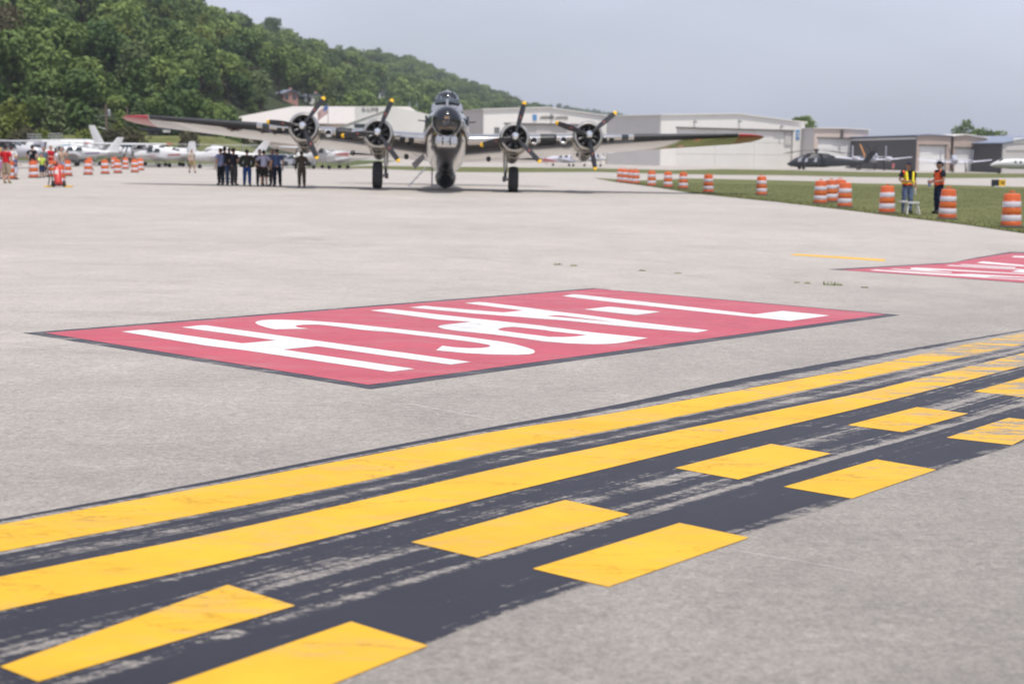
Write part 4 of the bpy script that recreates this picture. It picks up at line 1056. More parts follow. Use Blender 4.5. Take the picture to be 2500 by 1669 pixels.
# hangar with the hipped grey roof and white front, behind the left engines
def left_hangar():
    A, Bp = at(517, 285), at(1046, 285)
    t, L = frame_root('hangar', 'wide hangar with hipped beige grey roof and white stepped front, behind the left engines', 'hangar', A, Bp)
    def P(px, py, Y): p = spt(px, py, Y); return Vector((p.x - A.x, p.y - A.y, p.z - A.z))
    ze = P(520, 300, 285).z
    b = B(); b.plate([(0, 0, -1), (L, 0, -1), (L, 0, ze), (0, 0, ze)], (0, 38, 0)); b.obj('wall', 'h_beige2', t)
    r0, r1 = P(715, 260, 304), P(1000, 260.5, 304)
    b = B(); b.add([(-.6, -.6, ze + .02), (L + .6, -.6, ze + .02), (L + .6, 38.6, ze + .02), (-.6, 38.6, ze + .02), r0, r1], [(0, 1, 5, 4), (1, 2, 5), (2, 3, 4, 5), (3, 0, 4), (0, 3, 2, 1)]); b.obj('hip_roof', 'h_roof', t)
    pts = [(785, 404), (785, 326), (866, 297), (866, 261), (960, 260), (1046, 279), (1046, 404)]
    b = B(); b.plate([P(x, y, 281) for x, y in pts], (0, 3.9, 0)); fr = b.obj('front_wall', 'h_white', t)
    b = B(); p, q = P(785, 325, 281), P(940, 270, 281); b.tube([p + Vector((0, -.1, 0)), q + Vector((0, -.1, 0))], .09, 6); b.obj('verge_trim', 'h_roof', fr)
    c0, c1 = P(865, 302.5, 281), P(902, 312, 281); b = B(); b.box(((c0.x + c1.x) / 2, c0.y - .03, (c0.z + c1.z) / 2), (c1.x - c0.x, .08, c0.z - c1.z)); b.obj('window', 'window_dark', fr)
    text_part('sign_lettering', 'S-LIFE', 'sign_black', fr, P(904, 267.5, 280.9), .9, (R(90), 0, 0), .03, 3.2)
    for px in (521, 555, 597, 640):
        c = P(px, 343, 285); b = B(); b.box((c.x, -.04, c.z), (.75, .12, 1.5)); b.obj('window', 'window_dark', t)
    for px in (1000, 1017):
        b = B(); c = P(px, 262, 281.5); b.tube([c, c + Vector((0, 0, .9))], .12, 8); b.obj('roof_vent', 'steel', t)
left_hangar()
# beige hangars at right
A_, B_ = at(1986, 300), at(2117, 303)
t, L = hangar('beige hangar with a closed white door, behind the black helicopter', A_, B_, 22, ph(1986, 314, 300), ph(2117, 319, 303), ph(2050, 315, 301), .5, 'h_beige', 'h_grey', 'h_white', (.07, .92, ph(2000, 338, 300)), 'h_door', 3)
label_board(t, L, .94, ph(2109, 343, 303), .5, 1.8, 'bluetrim'); q = B(); q.box((.5 * L, -.2, ph(2052, 328, 301)), (.5, .4, 1.7)); q.obj('wall_vent', 'trim_dark', t)
A_, B_ = at(2237, 270), at(2319, 271)
t, L = hangar('beige hangar bay with long charcoal side wall and pale roof', A_, B_, 33, ph(2237, 332, 270), ph(2319, 334, 271), ph(2237, 330, 270), .3, 'h_beige2', 'h_dark', 'h_bluegrey', (.08, .88, ph(2245, 356, 270)), 'h_door', 2)
q = B(); q.box((-.06, 17, ph(2237, 333, 270) - .35), (.16, 33, .4)); q.obj('eave_gutter', 'h_grey', t)
A_, B_ = at(2326, 271), at(2406, 272)
t, L = hangar('second beige hangar bay with white door, right of the charcoal sided one', A_, B_, 33, ph(2326, 333, 271), ph(2406, 339, 272), ph(2350, 330, 271), .35, 'h_beige2', 'h_beige2', 'h_white', (.06, .90, ph(2335, 362, 271)), 'h_door', 2)
A_, B_ = at(2447, 262), at(2640, 266)
t, L = hangar('blue grey roofed hangar at the right edge with a slatted band', A_, B_, 60, ph(2447, 351, 262), ph(2640, 360, 266), ph(2530, 333, 264), .5, 'h_doorgrey', 'h_dark', 'h_bluegrey')
q = B(); q.box((L * .55, -.06, ph(2500, 344, 263)), (L * .86, .1, 1.0)); q.obj('upper_band', 'h_white', t)
for k in range(24):
    q = B(); q.box((.9 + k * .46, -.14, ph(2480, 362, 263)), (.2, .12, .75)); q.obj('slat', 'h_white2', t)
q = B(); q.box((.9 + 5.6, -.03, ph(2480, 362, 263)), (12, .08, .9)); q.obj('slat_backing', 'h_grey', t)

# ---- railway wagon on a grass bank, fence, poles, flag
def bank():
    x0, x1 = at(300, 192).x, at(500, 192).x; zt = hgt(440, 332, 194); b = B()
    prof = [(186, gz(-45, 186) - .1), (192, zt - .3), (194, zt), (204, zt), (212, gz(-45, 212))]
    zg = gz(-45, 186) - .3
    b.loft([[(x, y, zg + (z - zg) * k) for y, z in prof] for x, k in ((x0 - 26, 0), (x0 - 12, 1), (x0, 1), (x1, 1), (x1 + 9, .25), (x1 + 16, 0))], closed=False, cap0=False, cap1=False)
    b.obj('embankment', 'grass', None, kind='structure')
    a = at(352, 198); L = at(530, 198).x - a.x; h = hgt(440, 314, 198) - zt
    t = thing('rail_wagon', 'dark blue black railway wagon on the grass bank, seen under the left wing', 'rail wagon', (a.x, 198, zt))
    q = B(); q.box((L / 2, 0, h / 2 + .35), (L, 2.6, h - .7)); q.obj('wagon_body', 'wagon', t)
    for k in range(12):
        q = B(); q.box((L * (k + .5) / 12, -1.36, h / 2 + .35), (.14, .12, h - .8)); q.obj('side_rib', 'wagon', t)
    for x in (1, 1.9, L - 1.9, L - 1):
        for y in (-.75, .75):
            q = B(); q.lathe([(.36, -.06), (.36, .06)], (x, y, .36), (0, 1, 0), 14); q.obj('wheel', 'dark_metal', t)
    q = B(); q.box((L * .35, -1.33, h * .62), (1.0, .05, .35)); q.obj('reporting_mark', 'h_grey', t)
bank()
def fence():
    a, c = at(-40, 155), at(735, 155); L = c.x - a.x; z0 = gz(a.x, 155); t = thing('chain_link_fence', 'long chain link fence with steel posts behind the parked light aircraft', 'fence', (a.x, 155, z0))
    n = int(L / 3); hh = 2.35
    def gz_(x): return gz(a.x + x, 155) - z0
    for k in range(n + 1):
        x = L * k / n; q = B(); q.tube([(x, 0, gz_(x) - .1), (x, 0, gz_(x) + hh + .05)], .04, 6); q.obj('post', 'steel', t)
    for k in range(n):
        x0, x1 = L * k / n, L * (k + 1) / n
        for z in (hh, .15): q = B(); q.tube([(x0, .0, gz_(x0) + z), (x1, 0, gz_(x1) + z)], .025, 5); q.obj('rail', 'steel', t)
    b = B(); st = .22; r = .007
    m_ = int((L + hh) / st)
    for k in range(m_):
        for sg in (1, -1):
            x = k * st if sg > 0 else k * st - hh
            p0, p1 = (x, 0, 0.15), (x + sg * -hh + (2 * hh if sg < 0 else 0), 0, hh)
            xa, xb = p0[0], p1[0]
            if min(xa, xb) < 0 or max(xa, xb) > L: continue
            za, zb = .15 + gz_(xa), hh + gz_(xb)
            b.add([(xa - r, .02 * sg, za), (xa + r, .02 * sg, za), (xb + r, .02 * sg, zb), (xb - r, .02 * sg, zb)], [(0, 1, 2, 3)])
    b.obj('wire_mesh', 'steel', t, kind='stuff')
fence()
def pole(px, pyt, Y, label, arm=False, can=False, lamp=False):
    p = at(px, Y); h = hgt(px, pyt, Y) - p.z
    t = thing('utility_pole', label, 'utility pole', p)
    q = B(); q.tube([(0, 0, -.5), (0, 0, h * .6), (0, 0, h)], [.19, .16, .12], 9); q.obj('pole', 'pole_wood', t)
    if arm:
        q = B(); q.box((0, -.16, h - .7), (2.2, .1, .12)); ca = q.obj('crossarm', 'pole_wood', t)
        for x in (-1, -.4, .4, 1): q = B(); q.lathe([(.04, 0), (.05, .1), (.02, .2)], (x, -.16, h - .64), (0, 0, 1), 8); q.obj('insulator', 'steel', ca)
    if can:
        q = B(); q.lathe([(.05, -.46), (.27, -.42), (.27, .38), (.22, .45), (.05, .47)], (.42, -.05, h - 1.3), (0, 0, 1), 14); q.obj('transformer', 'steel', t)
    if lamp:
        q = B(); q.tube([(-.1, 0, h * .55), (-1.4, -.1, h * .60), (-2.2, -.1, h * .61)], .04, 6); q.box((-2.4, -.1, h * .61), (.7, .25, .14)); q.obj('street_lamp_arm', 'steel', t)
    return Vector((p.x, p.y, p.z + h))
tops = [pole(90, 276, 205, 'leftmost utility pole with a crossarm, above the rear white tanker', arm=True),
        pole(262, 254, 208, 'tall utility pole with a grey transformer can and a street lamp arm', can=True, lamp=True),
        pole(314, 262, 222, 'thin brown utility pole just above the red left wing tip')]
def wire(a, b, sag, label):
    q = B(); q.tube([a.lerp(b, k / 10) - Vector((0, 0, sag * 4 * (k / 10) * (1 - k / 10))) for k in range(11)], .022, 4); tag(q.obj('power_line', 'steel'), label, 'wire', 'power lines between the utility poles')
lw = tops[0] + Vector((-26, -6, 1)); 
for dz, nm in ((-.6, 'upper'), (-5.4, 'lower')):
    wire(lw + Vector((0, 0, dz)), tops[0] + Vector((0, 0, dz)), .5, nm + ' power line running left from the leftmost utility pole')
    wire(tops[0] + Vector((0, 0, dz)), tops[1] + Vector((0, 0, dz - 1)), .6, nm + ' power line between the leftmost and the tall utility pole')
def flag():
    p = at(770, 276); h = hgt(786, 258, 276) - p.z + .3
    t = thing('flagpole', 'white flagpole with a striped national flag, behind the outer left engine', 'flagpole', (at(802, 276).x, 276, p.z))
    q = B(); q.tube([(0, 0, 0), (0, 0, h)], [.09, .05], 8); q.ell((0, 0, h + .08), (.09, .09, .09), 8, 6); q.obj('pole', 'steel', t)
    b = B(); W_, H_ = 2.7, 1.7; nx, ny = 12, 13
    pts = []
    for j in range(ny + 1):
        for i in range(nx + 1):
            u, v = i / nx, j / ny
            pts.append((-.06 - u * W_ * .72, .18 * math.sin(u * 7) * u, h - .1 - v * H_ - u * 1.25 - .25 * u * u))
    b.v = pts
    for j in range(ny):
        for i in range(nx):
            b.f.append((j * (nx + 1) + i, j * (nx + 1) + i + 1, (j + 1) * (nx + 1) + i + 1, (j + 1) * (nx + 1) + i)); b.m.append(2 if (i < 5 and j < 7) else j % 2)
    b.obj('flag', ['redtrim', 'h_white', 'bluetrim'], t)
flag()
# ---- houses on the hillside
def house(px, pyb, w, h, label, wallm, roofm, turn):
    Y = 260.0
    while Y < 1500:
        p = spt(px, pyb, Y)
        if gz(p.x, Y) + hillz(p.x, Y) >= p.z: break
        Y += 2
    w, h = w / FPX * Y, h / FPX * Y
    t = thing('hillside_house', label, 'house', (p.x, Y - 2, p.z - .2), R(turn)); d = w * .8
    q = B(); q.plate([(-w / 2, -d / 2, -6), (w / 2, -d / 2, -6), (w / 2, -d / 2, h), (0, -d / 2, h * 1.45), (-w / 2, -d / 2, h)], (0, d, 0)); q.obj('wall', wallm, t)
    for s_ in (-1, 1):
        q = B(); q.plate([(s_ * (w / 2 + .5), -d / 2 - .5, h - .25 + .06), (0, -d / 2 - .5, h * 1.45 + .06), (0, d / 2 + .5, h * 1.45 + .06), (s_ * (w / 2 + .5), d / 2 + .5, h - .25 + .06)], (0, 0, .2)); rf = q.obj('roof', roofm, t)
    for k in (-1, 1):
        q = B(); q.box((k * w * .25, -d / 2 - .03, h * .55), (1.1, .1, 1.4)); q.obj('window', 'window_dark', t)
    q = B(); q.box((w * .2, 0, h * 1.5), (.7, .7, 1.6)); q.obj('chimney', 'brick', t)
    return Y
for a in HOUSES: house(*a)

# ================================================================== PARKED AIRCRAFT AND VEHICLES
def light_plane(label, loc, rotz, L=7.4, span=10.2, high=True, trim='redtrim', body='w', wing='w', nwin=3, tail_h=1.5, sweep=.75, stripe=True, strut=True, prop=True, canopy=False, tipm=None, zc=None, group='light aircraft parked along the fence', wheels=True, tr=.75):
    """nose along local +x, wheels on z=0"""
    t = thing('light_aircraft', label, 'light aircraft', loc, rotz, group)
    zc = zc or (1.35 if high else 1.15)
    xs = [(.46, .10, .12, -.05), (.44, .30, .30, -.03), (.36, .46, .42, 0), (.24, .54, .52, .04), (.12, .56, .66, .12), (-.02, .54, .66, .12), (-.14, .42, .48, .10), (-.3, .24, .28, .12), (-.46, .12, .16, .17), (-.52, .05, .10, .2)]
    b = B(); rings = []
    for fx, w, h, z in xs:
        rings.append([(fx * L, w * math.copysign(abs(math.cos(a)) ** .8, math.cos(a)), zc + z + h * math.copysign(abs(math.sin(a)) ** .8, math.sin(a))) for a in [2 * math.pi * j / 16 for j in range(16)]])
    b.loft(rings); fu = b.obj('fuselage', body, t, True)
    if canopy:
        b = B(); b.ell((.08 * L, 0, zc + .62), (1.3, .46, .42), 14, 10); b.obj('canopy', body, fu, True)
    for s_ in (-1, 1):
        for k in range(nwin):
            x = .17 * L - k * .80 * (L / 7.4); b = B()
            b.plate([(x + .32, s_ * .545, zc + .32), (x - .36, s_ * .545, zc + .32), (x - .30, s_ * .50, zc + .66), (x + .12, s_ * .50, zc + .66)], (0, s_ * .03, 0)); b.obj('side_window', 'window_dark', fu)
        if stripe:
            b = B(); b.plate([(.36 * L, s_ * .475, zc - .06), (.1 * L, s_ * .575, zc - .02), (-.14 * L, s_ * .435, zc + .03), (-.3 * L, s_ * .25, zc + .08), (-.3 * L, s_ * .25, zc + .2), (-.14 * L, s_ * .435, zc + .14), (.1 * L, s_ * .575, zc + .10), (.36 * L, s_ * .475, zc + .04)], (0, s_ * .012, 0)); b.obj('stripe', trim, fu)
    b = B(); b.plate([(.245 * L, -.40, zc + .45), (.245 * L, .40, zc + .45), (.165 * L, .36, zc + .78), (.165 * L, -.36, zc + .78)], (.05, 0, .03)); b.obj('windscreen', 'window_dark', fu)
    zw = zc + .82 if high else zc - .30; ch = 1.55; di = .02 if high else .085
    st = [(0, 0, zw, ch, .13, .02), (span * .3, .05, zw + span * .3 * di, ch * .98, .13, .02), (span * .49, .15, zw + span * .49 * di, ch * tr, .12, .02), (span * .5, .3, zw + span * .5 * di, ch * .5, .1, .02)]
    for s_ in (-1, 1):
        b = B(); r = wing_rings([(s_ * q[0],) + q[1:] for q in st]); x0 = .15 * L
        b.loft([[(x0 - p.y, p.x, p.z) for p in g] for g in r]); w_ = b.obj('wing', wing, t, True)
        if tipm:
            b = B(); b.loft([[(x0 - p.y, p.x, p.z) for p in g] for g in wing_rings([(s_ * q[0],) + q[1:] for q in [st_at(st, span * .44), st_at(st, span * .49), (span * .503, .3, zw + span * .5 * di, ch * .5, .1, .02)]], grow=.012)]); b.obj('wing_tip', tipm, w_, True)
        if high and strut:
            b = B(); b.tube([(.05 * L + .25, s_ * .5, zc - .35), (.05 * L + .3, s_ * span * .28, zw + .02)], .05, 6); b.obj('wing_strut', wing, w_)
        st2 = [(0, 0, zc + .22, .95, .09, 0), (1.55 * L / 7.4, .2, zc + .22, .62, .09, 0)]
        b = B(); b.loft([[(-.40 * L - p.y, p.x, p.z) for p in g] for g in wing_rings([(s_ * q[0],) + q[1:] for q in st2])]); b.obj('tailplane', wing, t, True)
    b = B(); rr = []
    for f, c in ((0, 1.35), (.25, 1.05), (.7, .80), (1, .62)):
        xl = -.36 * L - f * tail_h * sweep
        rr.append([(xl - q * c, th * .09 * c * 2, zc + .2 + f * tail_h) for q, th in FOIL])
    b.loft(rr); b.obj('fin', body, t, True)
    if prop:
        b = B(); b.lathe([(.02, .28), (.11, .16), (.15, 0)], (.46 * L, 0, zc - .05), (1, 0, 0), 12)
        pr = b.obj('propeller', 'alu2', t, True)
        for s_ in (-1, 1):
            b = B(); b.box((.46 * L + .08, s_ * .18, zc - .05 + s_ * .44), (.04, .13, .85), Matrix.Rotation(-.4, 3, 'X')); b.obj('blade', 'blade_black', pr)
    if wheels:
        for x, y in ((.33 * L, 0), (-.02 * L, -1.15), (-.02 * L, 1.15)):
            b = B(); b.lathe([(.08, -.08), (.19, -.08), (.21, 0), (.19, .08), (.08, .08)], (x, y, .21), (0, 1, 0), 14); wl_ = b.obj('wheel', 'tyre', t, True)
            b = B(); b.tube([(x, y, .21), (x - .05, y * (.45 if high else 1), zc - .3)], .05, 6); b.obj('gear_leg', 'steel', wl_)
    return t
def gp(px, Y): p = at(px, Y); return (p.x, p.y, p.z)
light_plane('grey high wing aircraft in shadow at the far left edge behind the spectators', gp(2, 118), R(-8), body='silver', wing='silver', trim='milgrey', L=8.2, span=11)
light_plane('white low wing aircraft with purple stripes in front of the white tanker, nose left', gp(184, 138), R(194), high=False, trim='purple', L=7.6, span=9.4, nwin=3, sweep=.85, tail_h=1.45)
light_plane('white high wing aircraft with purple door between the purple striped one and the drums', gp(268, 146), R(-32), high=True, trim='purple', L=7.2, span=9.0, nwin=1, tail_h=.9)
light_plane('white high wing aircraft with red wing tips seen from the front, above the drums', gp(318, 143), R(-82), high=True, trim='redtrim', L=8.0, span=8.4, tipm='redtrim', nwin=2, tail_h=.8, stripe=False)
bp = light_plane('white aircraft with the tallest swept tail fin and a row of cabin windows, nose right', gp(356, 150), R(6), high=False, trim='bluetrim', L=10.6, span=9, nwin=6, tail_h=2.5, sweep=.52, zc=1.45)
light_plane('white low wing aircraft with red underside stripe and upright fin, nose left', gp(398, 140), R(168), high=False, trim='redtrim', L=6.6, span=8.6, tail_h=1.2, sweep=.35, nwin=2)
light_plane('small white low aircraft with black propeller just left of the lone walking man', gp(452, 148), R(-150), high=False, trim='bluetrim', L=6.2, span=8, tail_h=.9, nwin=1, stripe=False)
light_plane('sleek all white low wing aircraft with a plain swept fin behind the standing crew', gp(548, 138), R(180), high=False, body='w', trim='w', L=7.2, span=8.4, tail_h=1.55, sweep=.9, canopy=True, nwin=0, stripe=False)
light_plane('white high wing aircraft parked under the outer left engine', gp(782, 150), R(-128), high=True, trim='bluetrim', L=7.6, span=10.6, tail_h=1.2, nwin=2, stripe=False)
light_plane('white low wing aircraft beside it, under the left wing root', gp(836, 158), R(-150), high=False, trim='bluetrim', L=7.2, span=9.6, tail_h=1.2, nwin=2, stripe=False)
light_plane('pale blue and white aircraft far off below the right engines', gp(1392, 236), R(160), high=False, body='milwhite', wing='w', trim='bluetrim', L=9, span=11, tail_h=1.4, nwin=3, stripe=False, group='light aircraft on the far apron')
light_plane('small white aircraft far off below the right outer engine', gp(1440, 238), R(40), high=True, trim='redtrim', L=7.4, span=10, tail_h=1.3, nwin=2, stripe=False, group='light aircraft on the far apron')
def twin_fin(label, px, Y, turn, finm, fin2, mid, sc):
    """military aircraft with twin tail booms or fins; nose local +x"""
    t = thing('military_aircraft', label, 'military aircraft', gp(px, Y), R(turn), 'grey military aircraft on the far apron')
    zc = 1.9; b = B(); rings = []
    for x, w, h, z in ((5.6, .1, .1, -.1), (5.0, .42, .45, 0), (3.4, .62, .75, .1), (2.0, .64, .95, .28), (.5, .6, .75, .15), (-2.5, .5, .55, .1), (-5.0, .3, .35, .15), (-6.2, .12, .15, .2)):
        rings.append([(x, w * math.cos(a), zc + z + h * math.sin(a)) for a in [2 * math.pi * j / 14 for j in range(14)]])
    b.loft(rings); fu = b.obj('fuselage', 'milgrey', t, True)
    b = B(); b.ell((2.9, 0, zc + .85), (1.3, .42, .45), 12, 8); b.obj('canopy', 'window_dark', fu, True)
    for s_ in (-1, 1):
        st = [(0, 0, zc - .1, 2.2, .13, .02), (s_ * 3, .1, zc - .05, 2.0, .13, .02), (s_ * 6.4, .5, zc + .35, 1.3, .12, .02)]
        b = B(); b.loft([[(1.4 - p.y, p.x, p.z) for p in g] for g in wing_rings(st)]); b.obj('wing', 'milwhite', t, True)
        st = [(0, 0, zc + .3, 1.3, .1, 0), (s_ * 2.7, .1, zc + .35, 1.2, .1, 0)]
        b = B(); b.loft([[(-5.0 - p.y, p.x, p.z) for p in g] for g in wing_rings(st)]); b.obj('tailplane', 'milwhite', t, True)
        b = B(); b.loft([[(-4.9 - f * .5 - q * 1.3, s_ * 2.7 + th * .2, zc - .35 + f * 2.5) for q, th in FOIL] for f in (0, .5, 1)]); b.obj('fin', finm if s_ > 0 else fin2, t, True)
        b = B(); b.tube([(2.6, s_ * 2.7, zc), (1, s_ * 2.7, zc), (-5.6, s_ * 2.7, zc + .2)], [.35, .42, .14], 10); b.obj('tail_boom', 'milwhite', t, True)
        b = B(); b.lathe([(.12, -.12), (.4, -.12), (.42, 0), (.4, .12), (.12, .12)], (-.2, s_ * 2.0, .42), (0, 1, 0), 14); b.tube([(-.2, s_ * 2.0, .42), (-.2, s_ * 1.8, zc)], .09, 6); b.obj('main_wheel', 'tyre', t, True)
    b = B(); b.loft([[(-4.6 - f * 1.1 - q * (1.5 - f * .5), .6 + f * .9 + th * .2, zc + .2 + f * 2.2) for q, th in FOIL] for f in (0, .5, 1)]); b.obj('centre_fin', mid, t, True); t.scale = (sc, sc, sc)
    b = B(); b.lathe([(.1, -.1), (.3, -.1), (.32, 0), (.3, .1), (.1, .1)], (4, 0, .32), (0, 1, 0), 12); b.tube([(4, 0, .32), (4, 0, zc)], .07, 6); b.obj('nose_wheel', 'tyre', t, True)
twin_fin('pale grey twin fin military aircraft with an orange fin, behind the helicopter tail', 2130, 268, 70, 'milwhite', 'milgrey', 'orange_tail', 1.1)
twin_fin('grey twin fin military aircraft seen from behind, beyond the plain orange vest man', 2330, 258, 76, 'milgrey', 'milgrey', 'heli', 1.0)
def jet():
    t = thing('business_jet', 'white business jet with a row of dark cabin windows at the right edge, nose left', 'jet aircraft', gp(2500, 250), R(183))
    zc = 1.75; b = B(); rings = []; X0 = 5.5
    for x, w, h, z in ((6.0, .06, .06, -.28), (5.6, .34, .3, -.22), (4.8, .62, .58, -.08), (3.6, .84, .84, 0), (2, .9, .92, 0), (-4, .9, .92, 0), (-6.5, .6, .62, .2), (-8.6, .15, .2, .5)):
        rings.append([(x, w * math.cos(a), zc + z + h * math.sin(a)) for a in [2 * math.pi * j / 18 for j in range(18)]])
    b.loft(rings); fu = b.obj('fuselage', 'w', t, True)
    for s_ in (-1, 1):
        for k in range(6):
            b = B(); b.box((1.9 - k * .95, s_ * .885, zc + .28), (.36, .06, .38)); b.obj('cabin_window', 'window_dark', fu)
        b = B(); b.loft([[(-.4 - p.y, p.x, p.z) for p in g] for g in wing_rings([(0, 0, zc - .7, 2.8, .12, 0), (s_ * 7.2, 1.8, zc - .35, 1.2, .1, 0)])]); b.obj('wing', 'w', t, True)
        b = B(); b.lathe([(.36, 0), (.48, .2), (.46, 1.6), (.3, 2.4)], (-4.0, s_ * 1.35, zc + .55), (-1, 0, 0), 14); b.obj('engine_nacelle', 'silver', t, True)
        b = B(); b.lathe([(.1, -.1), (.28, -.1), (.3, 0), (.28, .1), (.1, .1)], (-2.4, s_ * 1.4, .3), (0, 1, 0), 12); b.tube([(-2.4, s_ * 1.4, .3), (-2.4, s_ * 1.2, zc - .6)], .08, 6); b.obj('main_wheel', 'tyre', t, True)
    b = B(); b.plate([(4.55, -.5, zc + .38), (4.55, .5, zc + .38), (3.85, .55, zc + .80), (3.85, -.55, zc + .80)], (.1, 0, .08)); b.obj('windscreen', 'window_dark', fu)
    b = B(); b.loft([[(-6.6 - f * 1.6 - q * (2.6 - f * 1.2), th * .3, zc + .5 + f * 2.9) for q, th in FOIL] for f in (0, .5, 1)]); b.obj('fin', 'w', t, True)
    b = B(); b.lathe([(.1, -.1), (.24, -.1), (.26, 0), (.24, .1), (.1, .1)], (4.4, 0, .26), (0, 1, 0), 12); b.tube([(4.4, 0, .26), (4.4, 0, zc - .6)], .07, 6); b.obj('nose_wheel', 'tyre', t, True)
jet()
def helicopter():
    t = thing('helicopter', 'near black military transport helicopter parked on the far taxiway, nose left', 'helicopter', gp(2012, 256), R(186)); t.scale = (.94, .94, .94)
    b = B(); rings = []
    for x, w, zb, zt in ((7.2, .15, .95, 1.15), (6.6, .6, .65, 1.55), (5.6, .95, .5, 2.2), (4.4, 1.1, .45, 2.65), (2.5, 1.15, .45, 2.75), (0, 1.15, .45, 2.75), (-1.2, .85, .6, 2.5), (-2.2, .6, .62, 2.3), (-5.0, .42, .85, 2.0), (-7.6, .30, 1.05, 1.75)):
        zc, h = (zb + zt) / 2, (zt - zb) / 2
        rings.append([(x, w * math.copysign(abs(math.cos(a)) ** .7, math.cos(a)), zc + h * math.copysign(abs(math.sin(a)) ** .7, math.sin(a))) for a in [2 * math.pi * j / 18 for j in range(18)]])
    b.loft(rings); fu = b.obj('fuselage', 'heli', t, True)
    b = B(); rr = []
    for x, w, z in ((4.2, .5, 2.75), (3.4, .85, 3.1), (1.8, .95, 3.2), (-.6, .8, 3.1), (-2.0, .4, 2.55)):
        rr.append([(x, w * math.cos(a), 2.5 + (z - 2.5) * max(0, math.sin(a)) - .2 * max(0, -math.sin(a))) for a in [2 * math.pi * j / 12 for j in range(12)]])
    b.loft(rr); b.obj('engine_deck', 'heli', t, True)
    for s_ in (-1, 1):
        for x0, x1 in ((5.5, 4.75), (4.3, 3.6), (2.6, 1.8)):
            b = B(); b.plate([(x0, s_ * (1.0 if x0 > 5 else 1.12), 1.5), (x1, s_ * 1.14, 1.5), (x1, s_ * 1.08, 2.3), (x0 - .3, s_ * .98, 2.25)], (0, s_ * .03, 0)); b.obj('side_window', 'milgrey', fu)
        b = B(); b.lathe([(.12, -.12), (.32, -.12), (.34, 0), (.32, .12), (.12, .12)], (4.4, s_ * 1.3, .34), (0, 1, 0), 14); b.tube([(4.4, s_ * 1.3, .34), (4.0, s_ * 1.0, 1.2)], .12, 8); b.obj('main_wheel', 'tyre', t, True)
        b = B(); b.loft([[(-8.2 - p.y, p.x, p.z) for p in g] for g in wing_rings([(0, 0, 1.55, 1.2, .1, 0), (s_ * 2.1, .2, 1.55, .9, .1, 0)])]); b.obj('tailplane', 'heli', t, True)
    b = B(); b.loft([[(x - q * 1.5, th * .3, z) for q, th in FOIL] for x, z in ((-7.0, 1.25), (-7.9, 2.3), (-8.9, 3.6))]); b.obj('tail_fin', 'heli', t, True)
    b = B(); b.lathe([(.12, -.1), (.22, -.1), (.24, 0), (.22, .1), (.1, .1)], (-6.6, 0, .24), (0, 1, 0), 12); b.tube([(-6.6, 0, .24), (-5.7, 0, 1.1)], .07, 6); b.obj('tail_wheel', 'tyre', t, True)
    b = B(); b.lathe([(.22, 2.9), (.22, 3.5), (.5, 3.55), (.5, 3.8), (.2, 3.95)], (1.6, 0, 0), (0, 0, 1), 14); rh = b.obj('rotor_mast', 'heli', t, True)
    for k in range(4):
        a = R(32 + 90 * k); d = Vector((math.cos(a), math.sin(a), 0)); n_ = Vector((-d.y, d.x, 0)); c = Vector((1.6, 0, 3.68)); b = B(); rr = []
        for q in (.3, 1.5, 4, 6.2, 8.0):
            p = c + d * q + Vector((0, 0, -.0095 * q * q)); rr.append([p - n_ * .26 - Vector((0, 0, .03)), p + n_ * .26 - Vector((0, 0, .03)), p + n_ * .26 + Vector((0, 0, .03)), p - n_ * .26 + Vector((0, 0, .03))])
        b.loft(rr); b.obj('rotor_blade', 'heli', rh)
    b = B(); b.ell((-9.0, .35, 3.55), (.2, .16, .2), 10, 6); tr_ = b.obj('tail_rotor_hub', 'heli', t, True)
    for k in range(4):
        a = R(48 + 90 * k); b = B(); b.box((-9.0 + .85 * math.cos(a), .42, 3.55 + .85 * math.sin(a)), (1.5, .05, .22), Matrix.Rotation(-a, 3, 'Y')); b.obj('tail_rotor_blade', 'heli', tr_)
helicopter()
